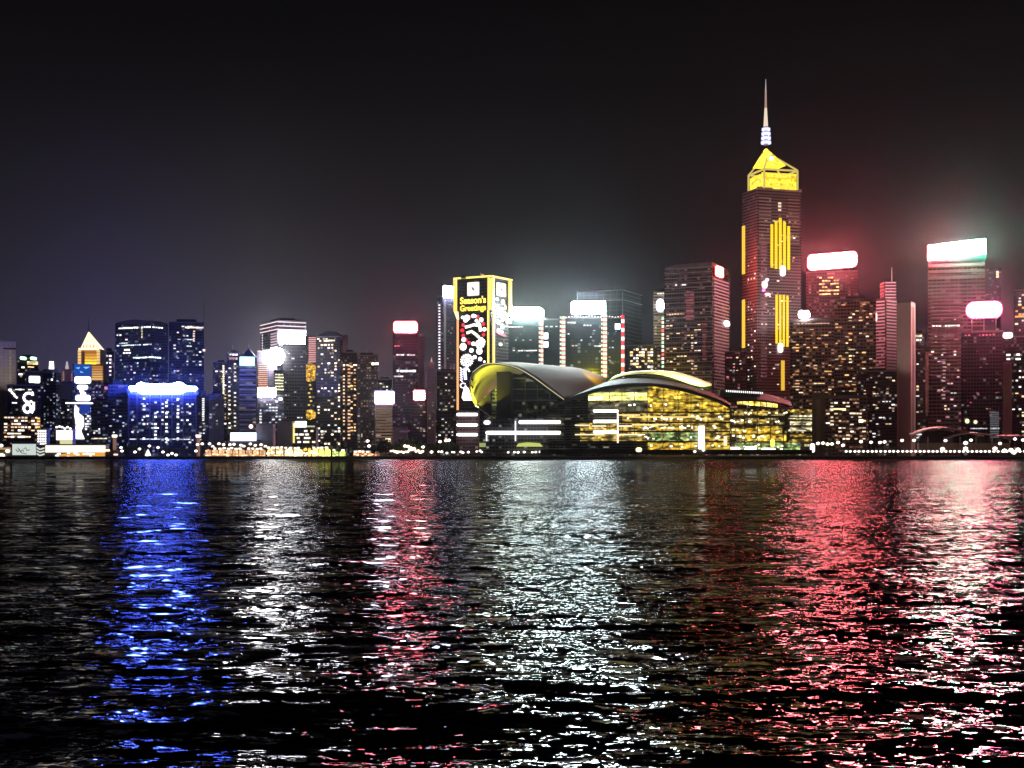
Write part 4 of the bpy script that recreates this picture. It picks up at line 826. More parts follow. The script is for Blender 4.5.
t.wins(1015, 1030, 293, 334, 16, 2.4, 1.8, ((1, .7, .5), AMBER, WHITE), 2.6); t.row(1012, 1024, 316, 4, 2.6, 1.6, AMBER, 2.4, .9)
t = T('low dim office block with brown lit floors beside the long glass hall', 825, 868, 397, 1600, 'warm', deep=26, name='office_block', cat='office building')
t.row(830, 846, 409, 5, 3.4, 1.6, (1, .8, .4), 2.4, .9); t.row(850, 862, 413.5, 4, 3, 1.5, (1, .75, .5), 2, .9); t.wins(826, 866, 401, 442, 34, 3, 1.5, ((1, .75, .45), WARM, (1, .9, .8)), 1.8, 4, 3.6); t.win(861, 421, 4.4, 3.2, (1, .85, .65), 3.4); t.win(828, 423, 4, 1.4, (.9, .95, .85), 2.6)
t = T('plain dark pier like block between the glass hall and the brown office block', 812.5, 825, 392, 1640, surf((.14, .11, .1), .7), roof=False, name='office_block', cat='office building')
fbox(t, 'panel', t.face(815), 816, 821, 399, 444, surf((.2, .16, .14), .6), .05, .5)
# quieter blocks that close the gaps low in the skyline
for lab, x0, x1, y, d, s, n in (('low dark block at the far left behind the pale slab tower', -60, 8, 392, 1850, 'dark', 14),
        ('dim grey block low behind the yellow striped tower', 196, 232, 412, 1960, 'purple', 14), ('dim block low behind the cyan signed tower', 246, 262, 402, 1980, 'flats', 10),
        ('dull violet block behind the tan floored tower and the red sign tower', 388, 440, 410, 1960, 'dark', 16), ('dark block seen low between the two candy striped blocks', 545, 575, 338, 1960, 'dark', 10),
        ('dim block low right of the warm grid faced block', 640, 668, 358, 1900, 'warm', 14), ('dark block low behind the gold lit tallest tower', 724, 812, 372, 1950, 'dark', 24),
        ('dark red block low behind the tilted sign tower', 905, 966, 392, 1880, 'dark', 12), ('dark block low behind the oval sign tower', 955, 1040, 380, 1850, 'dark', 10),
        ('dim violet block low behind the picture screens', 40, 74, 402, 1900, 'purple', 12)):
    t = T(lab, x0, x1, y, d, s, name='office_block', cat='office building'); t.wins(x0 + 1, x1 - 1, y + 3, 442, n, 2.2, 1.3, (WARM, COOL, WHITE), 1.4)

for x, y, tx, ty, d, pw, c in ((2, 440, 6, 370, 1700, 2.6e5, (1, .85, .85)), (905, 440, 905, 345, 1640, 2.2e5, (1, .72, .66)), (905, 430, 905, 320, 1600, 2.2e5, (1, .74, .7))):  # unseen spots added to brighten two pale towers
    l = bpy.data.lights.new('unseen_flood', 'SPOT'); l.energy = pw; l.color = c; l.spot_size = math.radians(26); l.spot_blend = 1; l.shadow_soft_size = 1
    o = link(bpy.data.objects.new('unseen_flood', l)); a_ = Vector((X(x, d), d, Z(y, d))); b_ = Vector((X(tx, d + 60), d + 60, Z(ty, d + 60))); o.location = a_; o.rotation_euler = (b_ - a_).to_track_quat('-Z', 'Y').to_euler()

# ---------------------------------------------------------------- the winged roof convention hall
def C3(px, py, D): return Vector((X(px, D), D, Z(py, D)))
def resample(pts, n):
    """smooth curve through 3D points (Catmull-Rom), n samples"""
    P = [Vector(p) for p in pts]; P = [P[0] * 2 - P[1]] + P + [P[-1] * 2 - P[-2]]; m = len(P) - 3; o = []
    for i in range(n):
        t = i / (n - 1) * m; k = min(int(t), m - 1); u = t - k; a, b, c, d = P[k:k + 4]
        o.append(.5 * ((2 * b) + (c - a) * u + (2 * a - 5 * b + 4 * c - d) * u * u + (3 * b - a - 3 * c + d) * u ** 3))
    return o
def loft(th, name, curves, mat, thick=1.2, n=40, m=14, inner=None, bulge=None, parent=None, flip=False):
    """a shell of real thickness through guide curves; the inner face may have a material of its own"""
    cs = [resample(c, n) for c in curves]; rows = []
    for i in range(n):
        rows.append(resample([c[i] for c in cs], m))
    v = [p for r_ in rows for p in r_]; f = []
    for i in range(n - 1):
        for j in range(m - 1):
            q = (i * m + j, i * m + j + 1, (i + 1) * m + j + 1, (i + 1) * m + j); f.append(q[::-1] if flip else q)
    me = mesh(name, [p - th.loc for p in v], f, mat, smooth=True)
    bm = bmesh.new(); bm.from_mesh(me); bm.normal_update()
    ns = [v_.normal.copy() for v_ in bm.verts]; outer = list(bm.verts)
    inn = [bm.verts.new(v_.co - ns[i] * thick) for i, v_ in enumerate(outer)]
    for fc in list(bm.faces):
        ids = [v_.index for v_ in fc.verts]; g = bm.faces.new([inn[k] for k in reversed(ids)]); g.smooth = True; g.material_index = 1 if inner else 0
    idx = lambda i, j: i * m + j
    rim = [idx(i, 0) for i in range(n)] + [idx(n - 1, j) for j in range(1, m)] + [idx(i, m - 1) for i in range(n - 2, -1, -1)] + [idx(0, j) for j in range(m - 2, 0, -1)]
    for a, b in zip(rim, rim[1:] + rim[:1]):
        try: bm.faces.new([outer[a], outer[b], inn[b], inn[a]])
        except ValueError: pass
    bmesh.ops.recalc_face_normals(bm, faces=bm.faces)
    bm.to_mesh(me); bm.free()
    if inner: me.materials.append(inner)
    return th.put(name, me, parent)
def spot(th, p, q, power, col, size=70, r=1.0, name='unseen_flood'):
    l = bpy.data.lights.new(name, 'SPOT'); l.energy = power; l.color = col; l.spot_size = math.radians(size); l.spot_blend = .6; l.shadow_soft_size = r
    o = link(bpy.data.objects.new(name, l)); o.parent = th.o; p = Vector(p); o.location = p - th.loc
    o.rotation_euler = (Vector(q) - p).to_track_quat('-Z', 'Y').to_euler(); return o

D0 = 1530
hall = Thing('convention_hall', 'glass waterfront hall with sweeping overlapping wing roofs, its rooms glowing gold', 'convention centre', X(640, D0), D0)
ROOF = surf((.06, .034, .02), .8, 0, .12, .05, .08); SOFF = surf((.75, .74, .4), .6, 0, .08); EDGE = surf((.62, .58, .5), .4, .2, .1)
# west wing: a cowl that opens to the left and runs back to the right
mouth = [C3(475.5, 406, 1545), C3(471, 396, 1535), C3(469.5, 384, 1527), C3(473, 372, 1520), C3(484, 364.5, 1514), C3(500, 363.8, 1510), C3(517, 368, 1506), C3(533, 377, 1504), C3(548, 388, 1504), C3(564, 399.5, 1506)]
mid = [C3(487, 404, 1590), C3(484, 392, 1582), C3(485, 379, 1575), C3(492, 369, 1568), C3(508, 362.5, 1560), C3(530, 363.5, 1556), C3(549, 368, 1552), C3(564, 376, 1550), C3(575, 385, 1550), C3(584, 395, 1550)]
back = [C3(500, 404, 1650), C3(502, 392, 1640), C3(510, 380, 1632), C3(525, 371, 1626), C3(545, 366, 1620), C3(564, 366.4, 1616), C3(580, 368.4, 1612), C3(594, 372.5, 1610), C3(605, 378, 1610), C3(606, 390, 1610)]
w = loft(hall, 'west_roof', [mouth, mid, back], ROOF, 1.4, inner=SOFF, flip=True)
def ribbon(th, name, pts, w, mat, n=50, parent=None, wf=None):
    P = resample(pts, n); v = []; f = []
    for i, p in enumerate(P):
        h = w / 2 * (wf(i / (n - 1)) if wf else 1)
        v += [p + Vector((0, -1.2, h)), p + Vector((0, -1.2, -h)), p + Vector((0, 1.4, -h)), p + Vector((0, 1.4, h))]
    for i in range(n - 1):
        a, b = 4 * i, 4 * i + 4
        for q in range(4): f.append((a + q, a + (q + 1) % 4, b + (q + 1) % 4, b + q))
    f += [(3, 2, 1, 0), (4 * n - 4, 4 * n - 3, 4 * n - 2, 4 * n - 1)]
    return th.add(name, v, f, mat, parent, smooth=False)
ribbon(hall, 'roof_edge', mouth[3:], 1.0, em((1, .92, .55), .9))  # bright cream of the lit edge put in as emission
ribbon(hall, 'roof_edge', mouth[:4], 1.4, EDGE)
for i, (x, y) in enumerate(((472.4, 379.5), (472.2, 386.5), (473.4, 393), (475, 399.5))): bar(hall, 'soffit_slot', C3(x - 1, y - 1.4, 1524 + i * 4), C3(x + .8, y + 1.4, 1525 + i * 4), 1.6, DARKM)
# glazed body under the west wing
gl = facade('westglass', (.1, .1, .07), (.03, .035, .025), p=.12, glow=(.9, .95, .45), gs=.16, wu=4, fh=4, band=.25, vert=.1, rough=.12)
fw = Face((X(484, 1535), 1535), (X(566, 1528), 1528))
def fpuv(th, name, face, outline, t0, t1, mat, parent=None):
    o = fpoly(th, name, face, outline, t0, t1, mat, parent); me = o.data; ul = me.uv_layers.new(name='UVMap')
    for l in me.loops:
        co = me.vertices[l.vertex_index].co; ul.data[l.index].uv = (Vector((co.x, co.y)).dot(face.d) + 300, co.z)
    return o
fpuv(hall, 'glass_wall', fw, [(511, 446), (566, 446), (566, 402), (556, 397), (545, 388.5), (533, 380.5), (520, 374.5), (511, 373)], -18, 0, gl)
fpoly(hall, 'core_tower', fw, [(497, 446), (511, 446), (511, 371.8), (497, 372)], -10, 3.2, surf((.05, .05, .045), .3)); fbox(hall, 'core_side', fw, 511, 513, 373, 446, surf((.16, .17, .11), .4), .05, 1.2)
fpuv(hall, 'side_glass', fw, [(484, 446), (497, 446), (497, 386), (491, 391), (484, 397)], -16, -2, facade('sideglass', (.35, .36, .2), (.05, .055, .04), p=.2, glow=(.8, .9, .3), gs=.2, wu=2.5, fh=3.4, band=.5))
fpoly(hall, 'glass_prow', fw, [(475.8, 406), (491, 391.2), (491.4, 416), (484, 411)], -6, 1.5, surf((.015, .015, .018), .2)); bar(hall, 'roof_edge', C3(475.5, 405.6, 1532), C3(491, 417, 1528), .7, EDGE)
MUL = surf((.34, .38, .2), .5)
for x in (525.2, 537.5, 550): fbox(hall, 'mullion', fw, x - .35, x + .35, 373.5 + max(0, x - 520) * .66, 444, MUL, .05, .8)
for y, xe in ((377.8, 524), (388.6, 543), (399.6, 557), (410.5, 564)): fbox(hall, 'transom', fw, 513, xe, y, y + 1.2, MUL, .05, 1.1)
for x, y in ((495, 392), (495, 396), (495, 400), (495, 404)): fbox(hall, 'louvre', fw, x - 3, x + 1.5, y, y + 1.4, em((.75, .85, .25), .5, False), -1.8, -1)
WS = em(WHITE, 4.5)
def strip(x0, x1, y, h=2.0, fc=fw): return fpoly(hall, 'light_strip', fc, rrect(x0, x1, y - h / 2, y + h / 2, h / 2 - .05), 3.4, 4.2, WS)
fl = Face((X(450, 1518), 1518), (X(640, 1500), 1500))
v, f, uv = prism([(X(456.5, 1530), 1524), (X(479, 1530), 1522), (X(479, 1530), 1560), (X(456.5, 1530), 1560)], GZ, Z(411, 1524)); hall.add('west_podium', v, f, facade('podium', (.16, .1, .11), (.07, .04, .05), p=.2, glow=(1, .5, .5), gs=.2), uvs=uv)
for y in (414.6, 425, 434.7): strip(457, 478.2, y, 3.0, fl)
strip(519, 561, 422.2, 3.4, fl); strip(486, 561, 432.8, 3.4, fl); strip(484.2, 490.6, 422.6, 3.6, fl)
for x0, y0, y1 in ((515.2, 421, 441), (486.4, 435, 441)): fbox(hall, 'light_strip', fl, x0, x0 + 1.2, y0, y1, em(WHITE, 2.5), 3.4, 4)
v, f, uv = prism([(X(480, 1530), 1512), (X(566, 1520), 1508), (X(566, 1520), 1530), (X(480, 1530), 1530)], GZ, Z(418.5, 1515)); hall.add('west_podium', v, f, facade('podium2', (.12, .12, .13), (.05, .05, .06), p=.15, glow=(.8, .85, 1), gs=.25), uvs=uv)
fpoly(hall, 'entrance_canopy', fl, [(517, 446.6), (519, 443.5), (528, 442.4), (540, 443.2), (543, 446.6)], 2, 8, em((.85, .95, .25), 1.1))
fpoly(hall, 'entrance_canopy', fl, [(480, 447), (480, 443), (486, 443), (486, 447)], 2, 6, em((.8, .9, .3), .7))
# flood lights washing the soffit of the cowl and the far end of its roof
spot(hall, C3(474, 409, 1526), C3(490, 373, 1560), 1.6e5, (1, .92, .09), 75)
spot(hall, C3(471, 408.5, 1523), C3(478, 380, 1545), 6.0e4, (1, .93, .1), 80)
spot(hall, C3(477.5, 409, 1522), C3(520, 366, 1545), 1.2e5, (1, .93, .12), 50)
spot(hall, C3(592, 362, 1560), C3(598, 375, 1606), 7.0e5, (1, .85, .04), 60)

# east hall: long curved glass front
def eD(px): return 1508 - 20 * math.sin(math.pi * min(1, max(0, (px - 560) / 190.0)))
arch = [(543, 411.8), (560, 403.6), (580, 395.6), (600, 389.6), (620, 386.4), (640, 385.2), (660, 386), (680, 389.2), (700, 394.6), (718, 401), (730, 407)]
A3 = [C3(x, y, eD(x) - 6) for x, y in arch]
def arch_y(x):
    for (a, b), (c, d) in zip(arch, arch[1:]):
        if a <= x <= c: return b + (d - b) * (x - a) / (c - a)
    return 408
bays = [548, 556, 564, 572, 580, 588, 597, 609.5, 622, 634.5, 647.5, 663, 678, 691, 702, 712, 721, 730]
HG = dict(pale=hall_glow('pale', (.75, .8, .1), (1, .92, .35), 2.6, 9, 6, -.1), gold=hall_glow('gold', (1, .52, .03), (1, .74, .1), 2.1, 3.0, 2.6, .2),
          dim=hall_glow('dim', (.5, .55, .3), (.8, .6, .3), .55, 4, 2.5, .2), floor=hall_glow('floor', (1, .55, .04), (1, .78, .22), 2.1, 2.6, 2.0, .3), green=hall_glow('green', (.35, .9, .3), (1, .85, .3), 1.5, 2.2, 1.6, .25),
          bright=hall_glow('bright', (1, .8, .3), (1, .98, .85), 3.4, 2.4, 2.0, .25), fade=facade('louvres', (.14, .14, .1), (.03, .03, .025), p=.1, glow=(1, .9, .5), gs=.25, wu=6, fh=2.6, band=.5, vert=.05))
def panel(x0, x1, ya0, ya1, yb, mat, off=0.0, name='glazing'):
    """a glazed bay of the curved front, its head following the arch"""
    a, b = Vector((X(x0, eD(x0)), eD(x0))), Vector((X(x1, eD(x1)), eD(x1))); fc = Face(a, b)
    return fpuv(hall, name, fc, [(x0, yb), (x1, yb), (x1, ya1), (x0, ya0)], -8 + off, 0 + off, mat)
for a, b in zip(bays, bays[1:]):
    y0, y1 = arch_y(a) + .8, arch_y(b) + .8
    m1 = 'fade' if a < 585 else 'dim' if a < 647 else 'gold'
    top2 = 411.5
    if max(y0, y1) < 410.5:
        if 585 <= a < 647:
            panel(a, b, y0, y1, 392.6, HG['dim']); panel(a, b, 392.6, 392.6, 400.4, HG['pale']); panel(a, b, 400.4, 400.4, top2, HG['dim'])
        else: panel(a, b, y0, y1, top2, HG[m1])
    else: top2 = max(y0, y1) + .2
    for ya, yb, m in ((412.8, 421.6, 'floor' if a > 615 else 'fade'), (423, 431, 'floor' if a > 575 else 'fade'), (432.4, 441, 'green' if 640 < a < 700 else 'floor' if a > 575 else 'fade'), (442.4, 450, 'gold' if a > 645 else 'fade')):
        if yb > top2: panel(a, b, max(ya, top2), max(ya, top2), yb, HG[m])
def frontline(y, x0, x1, name, mat, h=1.2, out=1.6, n=26):
    pts = []
    for i in range(n):
        x = x0 + (x1 - x0) * i / (n - 1); pts.append(C3(x, y, eD(x) - out))
    return ribbon(hall, name, pts, h, mat, n)
for y in (412.2, 422.3, 431.7, 441.7): frontline(y, 549, 730, 'floor_edge', surf((.06, .055, .045), .5), 1.5)
frontline(452, 540, 812, 'quay_podium', surf((.07, .06, .055), .6), 5.0, 4)
frontline(402, 650, 722, 'floor_edge', surf((.08, .06, .03), .5), .7)
for x in bays: bar(hall, 'mullion', C3(x, arch_y(x) + 1, eD(x) - 1.2), C3(x, 449, eD(x) - 1.2), .55, surf((.1, .1, .07), .5))
for x0, x1, y, c in ((575, 590, 425.2, (1, .85, .5)), (592, 606, 426, (1, .9, .6)), (575, 604, 434.6, (1, .85, .5)), (618, 632, 426, WHITE), (632, 668, 424.8, (1, .8, .35)), (618, 640, 415, (1, .75, .3)), (628, 700, 417, (1, .7, .2)), (618, 645, 434.6, (1, .9, .6)), (650, 676, 451, (1, .9, .7))):
    frontline(y, x0, x1, 'ceiling_light', em(c, 2.2, False), 1.1, 2.4, 8)
W7 = em(WHITE, 4.5)
fs = Face((X(590, eD(600) - 4), eD(600) - 4), (X(620, eD(612) - 4), eD(612) - 4))
for y in (411, 421.4, 432): fpoly(hall, 'light_strip', fs, rrect(593.2, 618.4, y - 1.5, y + 1.5, 1.3), .5, 1.2, W7)
fbox(hall, 'light_strip', fs, 617, 618.6, 412.6, 443, em((1, .8, .7), 2.6), .5, 1.2)
fbox(hall, 'atrium_light', Face(A3[8], A3[9]), 699, 704, 426, 449, em((1, .97, .75), 7), -1, 1.5); fbox(hall, 'atrium_light', Face(A3[8], A3[9]), 724, 727, 436, 446, em((1, .8, .5), 2), -1, .5)
# lower wing roof with its pale edge, the dark clerestory, and the lit upper wing
lens_b = [C3(600, 388.5, 1560), C3(606, 384.6, 1566), C3(614, 380.5, 1572), C3(628, 377.6, 1578), C3(645, 376.8, 1580), C3(662, 378.4, 1580), C3(680, 383, 1578), C3(698, 388.6, 1574), C3(712, 394, 1568), C3(724, 400, 1560), C3(732, 405, 1550)]
midr = [(a + b) / 2 + Vector((0, 0, 1.2)) for a, b in zip(A3, lens_b)]
loft(hall, 'east_roof', [A3, midr, lens_b], surf((.035, .03, .025), .7, spec=.1), 1.2, 44, 8)
ribbon(hall, 'roof_edge', A3, 2.0, surf((.16, .15, .12), .6, spec=.1), 60, wf=lambda t: .8 + 1.2 * math.sin(math.pi * min(1, t * 1.6)) if t < .6 else 1.7)
cl = [C3(606, 385, 1567), C3(614, 381, 1571), C3(628, 378.4, 1574), C3(645, 377.8, 1576), C3(662, 379.6, 1577), C3(680, 383.6, 1575), C3(698, 388.4, 1571), C3(710, 391, 1567)]
ct = [C3(607, 383, 1567), C3(616, 377, 1571), C3(628, 374.4, 1574), C3(645, 373.4, 1576), C3(662, 374.2, 1577), C3(680, 378, 1575), C3(698, 383.5, 1571), C3(710, 388, 1567)]
loft(hall, 'clerestory', [cl, ct], surf((.03, .03, .03), .2), .8, 30, 3)
for i in range(13):
    for j in (0, 1):
        if i < 7: hall.put('eave_lamp', win_mesh(WHITE, 2.6), at=C3(623.5 + i * 3.2, 377.9 + j * 2.6 + i * .12, 1568), scale=(1.9, .6, 1.5))
for i in range(18): hall.put('eave_lamp', win_mesh(WHITE, 2.6), at=C3(658 + i * 2.6, 382.4 + i * .43, 1560), scale=(1.7, .6, 1.5))
CREAM = surf((.8, .78, .55), .5, 0, .06)
up_f = [C3(604, 385.6, 1563), C3(612, 379.4, 1560), C3(624, 375.2, 1556), C3(640, 373.6, 1552), C3(658, 374.4, 1550), C3(675, 378.6, 1550), C3(690, 384, 1551), C3(702, 386.6, 1553), C3(711.5, 385.2, 1556)]
up_b = [C3(606, 384.8, 1590), C3(614, 377.2, 1592), C3(626, 373.2, 1594), C3(642, 371.4, 1596), C3(660, 371, 1598), C3(677, 372.8, 1598), C3(692, 377, 1597), C3(703, 381, 1595), C3(711.5, 384.2, 1592)]
loft(hall, 'upper_roof', [up_f, up_b], surf((.4, .38, .3), .5), .8, 40, 6, inner=CREAM)
fasc_t = [C3(605, 384.6, 1562), C3(612, 378.4, 1559), C3(625, 373.4, 1555), C3(642, 371.6, 1551), C3(660, 371.4, 1549), C3(677, 373.4, 1549), C3(692, 377.6, 1550), C3(704, 382, 1552), C3(712, 384.6, 1555)]
loft(hall, 'roof_fascia', [up_f, fasc_t], CREAM, .8, 40, 4)
for i in range(9):
    x = 612 + i * 12; y = 385 + (i > 4) * (i - 4) * 2.0
    spot(hall, C3(x, y - 5, 1534), C3(x + 2, 374 + max(0, i - 4) * 2.5, 1554), 2.5e4, (1, .95, .42), 130)
# east wing: stepped lower building with gold band and roof lamps
D = 1532
fe = Face((X(722, 1526), 1526), (X(814, 1540), 1540))
v, f, uv = prism([(X(722, 1526), 1526), (X(812, 1540), 1540), (X(812, 1560), 1566), (X(722, 1552), 1560)], GZ, Z(408.8, 1532))
hall.add('east_wing', v, f, facade('ewing', (.1, .08, .05), (.05, .04, .03), p=.5, glow=(1, .75, .3), gs=.7, wu=3, fh=4.5, band=.5), uvs=uv)
loft(hall, 'east_wing_roof', [[C3(720, 404.5, 1522), C3(735, 401.8, 1524), C3(755, 401.6, 1528), C3(775, 403.6, 1532), C3(792, 407.6, 1536)], [C3(722, 397, 1552), C3(738, 394.4, 1554), C3(757, 394, 1557), C3(774, 396.6, 1560), C3(790, 402, 1562)]], surf((.025, .02, .02), .7, spec=.08), 1.0, 24, 6)
fbox(hall, 'roof_screen', fe, 724, 764, 389.6, 396, surf((.05, .045, .045), .5), -20, -14)
for i in range(18): hall.put('eave_lamp', win_mesh(WHITE, 3.0), at=C3(726.6 + i * 2.1, 391 + i * .12, 1512), scale=(1.0, .6, 1.9))
fpuv(hall, 'gold_gallery', fe, [(737, 404.2), (737, 400.4), (750, 400.6), (777, 403.4), (777, 407.6), (760, 406)], .2, 1.4, hall_glow('gal', (1, .6, .02), (1, .85, .3), 3.2, 3.6, 9, 0))
for x in range(742, 777, 6): fbox(hall, 'mullion', fe, x - .3, x + .3, 400.5, 407, DARKM, 1.5, 1.8)
for y0, y1, a, b, m in ((411, 415, 734, 778, 'floor'), (419.5, 423.6, 734, 772, 'floor'), (428, 433.5, 726, 782, 'gold'), (433.8, 441, 740, 786, 'gold'), (442.5, 450, 735, 800, 'green'), (426, 430, 756, 778, 'gold')):
    fpuv(hall, 'lit_storey', fe, [(a, y1), (b, y1), (b, y0), (a, y0)], .15, .6 + (m == 'gold') * .3 + (y0 == 426) * .3, HG[m])
for y in (408.5, 417, 425, 433.6, 441.6): fbox(hall, 'floor_edge', fe, 724, 812, y, y + 1.1, surf((.12, .1, .07), .5), 1.5, 2.6)
for x in (731, 744, 757, 770, 783): fbox(hall, 'mullion', fe, x - .35, x + .35, 409.8, 450, surf((.1, .08, .06), .5), .1, 1.45)
for i, y in enumerate((409, 415.5, 421.6, 427.8, 433.6, 439)):
    fpuv(hall, 'lit_storey', fe, [(790 - (i % 2) * 2, y + 3.4), (811.4, y + 3.4), (811.4, y), (790, y)], .15, 1.2, HG['bright'] if i in (1, 2, 3) else HG['floor'])
for x0, x1, y0, y1, c, s_ in ((741, 752, 446.6, 452, WHITE, 5), (757, 771, 448, 453, (1, .97, .85), 6), (718, 736, 447, 451.5, (1, .85, .8), 3.5), (766, 770, 439, 447, (1, .75, .1), 4), (805.4, 809.8, 443.5, 452.5, (1, .97, .9), 4), (636, 642, 447.5, 452, (1, .85, .5), 3)):
    fpoly(hall, 'entrance_light', fl if x0 < 700 else fe, rrect(x0, x1, y0, y1, min(2, (y1 - y0) / 2 - .1)), 14.0 if x0 > 700 else 16, 15 if x0 > 700 else 17, em(c, s_))
for i in range(60):
    x = R.uniform(628, 726); y = R.choice((405, 416.6, 418.6, 426.6, 428, 436, 438, 446)) + R.uniform(-.8, .8)
    if y > arch_y(x) + 3: hall.put('room_lamp', win_mesh((1, .9, .55) if R.random() < .7 else WHITE, 4.2), at=C3(x, y, eD(x) - 2.6), scale=(R.uniform(1.4, 2.8), .6, R.uniform(1, 1.8)))
for i in range(38):
    x = R.uniform(730, 786); y = R.choice((413, 421.5, 431, 437, 446)) + R.uniform(-1.4, 1.4)
    p = fe.pt(x, y, 2.9); hall.put('room_lamp', win_mesh((1, .9, .6), 4.2), at=p, scale=(R.uniform(1.4, 2.8), .6, R.uniform(1, 1.8)))

# ---------------------------------------------------------------- the waterfront
def low(name, label, cat, px0, px1, y0, D, mat, deep=12, y1=None):
    t = Thing(name, label, cat, X((px0 + px1) / 2, D), D, GZ)
    z1 = Z(y0, D); v, f, uv = boxv(X(px0, D), X(px1, D), D, D + deep, GZ if y1 is None else Z(y1, D), z1)
    t.add('wall', v, f, mat, uvs=uv); v, f, uv = boxv(X(px0 - .4, D), X(px1 + .4, D), D - .8, D + deep + .5, z1 + .01, z1 + .9); t.add('roof', v, f, surf((.2, .19, .18), .6)); t.f = flat(D); t.z1 = z1; return t
BASE = surf((.25, .23, .2), .6)
# bright ferry piers at the far left
t = low('ferry_pier', 'bright white ferry pier hall with dark scrawled lettering on its front, at the far left', 'ferry pier', 12, 36, 443.5, 1506, BASE)
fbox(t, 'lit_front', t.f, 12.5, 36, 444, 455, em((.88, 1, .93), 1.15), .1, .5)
for pts in ([(16, 449), (18, 452), (20, 449.4)], [(20.5, 452), (23, 449.6), (24, 451.6)], [(24, 449), (26, 447.6), (27.4, 450.6), (30, 449.6)], [(18, 447.6), (22, 453), (27, 454)]): stroke(t, t.f, pts, .6, surf((.08, .16, .12), .6), 'lettering', .55)
t = low('ferry_pier', 'short pier hall with dark striped front between two white lit halls', 'ferry pier', 36.4, 45, 445.5, 1507, BASE)
for i in range(3): stroke(t, t.f, [(36.8, 447.5 + i * 3), (40, 449.4 + i * 3), (44.6, 448 + i * 3)], 1.2, em((.9, .97, .9), 1.4), 'light_band', .1)
t = low('ferry_pier', 'long cream lit pier hall with an amber underside, below the picture screens', 'ferry pier', 45.4, 106, 445, 1508, BASE)
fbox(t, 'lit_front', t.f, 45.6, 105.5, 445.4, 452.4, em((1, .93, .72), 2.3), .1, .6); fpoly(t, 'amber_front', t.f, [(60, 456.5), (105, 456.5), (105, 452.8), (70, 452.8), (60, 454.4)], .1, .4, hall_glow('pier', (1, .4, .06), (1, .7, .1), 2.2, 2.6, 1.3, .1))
for i in range(16): t.put('lamp', win_mesh(WHITE, 3), at=t.f.pt(R.uniform(52, 104), R.uniform(453, 457), .9), scale=(R.uniform(2, 4), .4, 1.4))
t = low('pier_roof', 'low brown pier roof sloping down to the right of the cream lit hall', 'ferry pier', 105.8, 119, 451, 1509, surf((.2, .1, .06), .6)); t.put('lamp', win_mesh(WARM, 4), at=t.f.pt(108, 450.4, 1), scale=(4, .4, 1.8)); t.put('lamp', win_mesh((1, .8, .7), 3), at=t.f.pt(116, 454.6, 1), scale=(4, .4, 1.4))
t = low('lit_kiosk', 'amber lit landing with round white lamps at the very left edge of the shore', 'ferry pier', -30, 11.5, 449, 1506, BASE)
for x, y, r_ in ((1.5, 445.6, 2.0), (8, 451, 2.2), (2, 456, 3.2), (-6, 452, 2)): fpoly(t, 'lamp', t.f, ellipse(x, y, r_, r_ * .8, 10), .6, 1.4, em((1, .93, .75), 4))
fbox(t, 'lit_front', t.f, -20, 11, 447.6, 449.6, em((1, .6, .3), .8), .7, 1); 
t = low('dotted_block', 'small block covered in rows of white bulbs beside the brown speckled block', 'lit building', 37, 46.6, 429.5, 1590, BASE)
for i in range(4):
    for j in range(6): fpoly(t, 'bulb_panel', t.f, ellipse(38.5 + i * 2.3, 431 + j * 2.6, 1.1, 1.1, 8), .1, .5, em((1, .93, .92), 2.6))
t = low('lit_building', 'dazzling white floodlit low block left of the tall picture screens', 'lit building', 56, 72.5, 430, 1585, BASE)
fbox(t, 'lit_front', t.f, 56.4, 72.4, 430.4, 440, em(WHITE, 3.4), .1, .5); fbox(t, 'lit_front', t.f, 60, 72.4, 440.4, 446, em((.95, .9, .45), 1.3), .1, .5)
for i in range(6): fpoly(t, 'bulb_panel', t.f, ellipse(57.4 + i * 2.7, 427.2 + (i % 2) * 1.4 - 2 * (i == 1), 1.4, 1.1, 8), 2, 2.4, em(WHITE, 3))
t = low('tent', 'small white cone shaped tent glowing from within, below the blue roof sign', 'tent', 145, 150.4, 456.4, 1504, BASE)
cone(t, 'tent_cover', X(147.7, 1505), 1506, GZ + .4, Z(449.6, 1505), 3.4, .5, em((1, .97, .95), 3.4), 8)
def chimney(px, lab):
    t = Thing('lit_pylon', lab, 'pylon', X(px, 1560), 1560); x = X(px, 1560)
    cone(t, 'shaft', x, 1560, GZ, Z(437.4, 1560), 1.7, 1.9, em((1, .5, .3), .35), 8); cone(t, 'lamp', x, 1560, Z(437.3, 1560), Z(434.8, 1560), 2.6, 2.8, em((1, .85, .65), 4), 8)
chimney(114.6, 'lit orange pylon with a bright top, right of the long pier hall'); chimney(198.4, 'lit orange pylon with a bright top, below the right end of the blue sign')

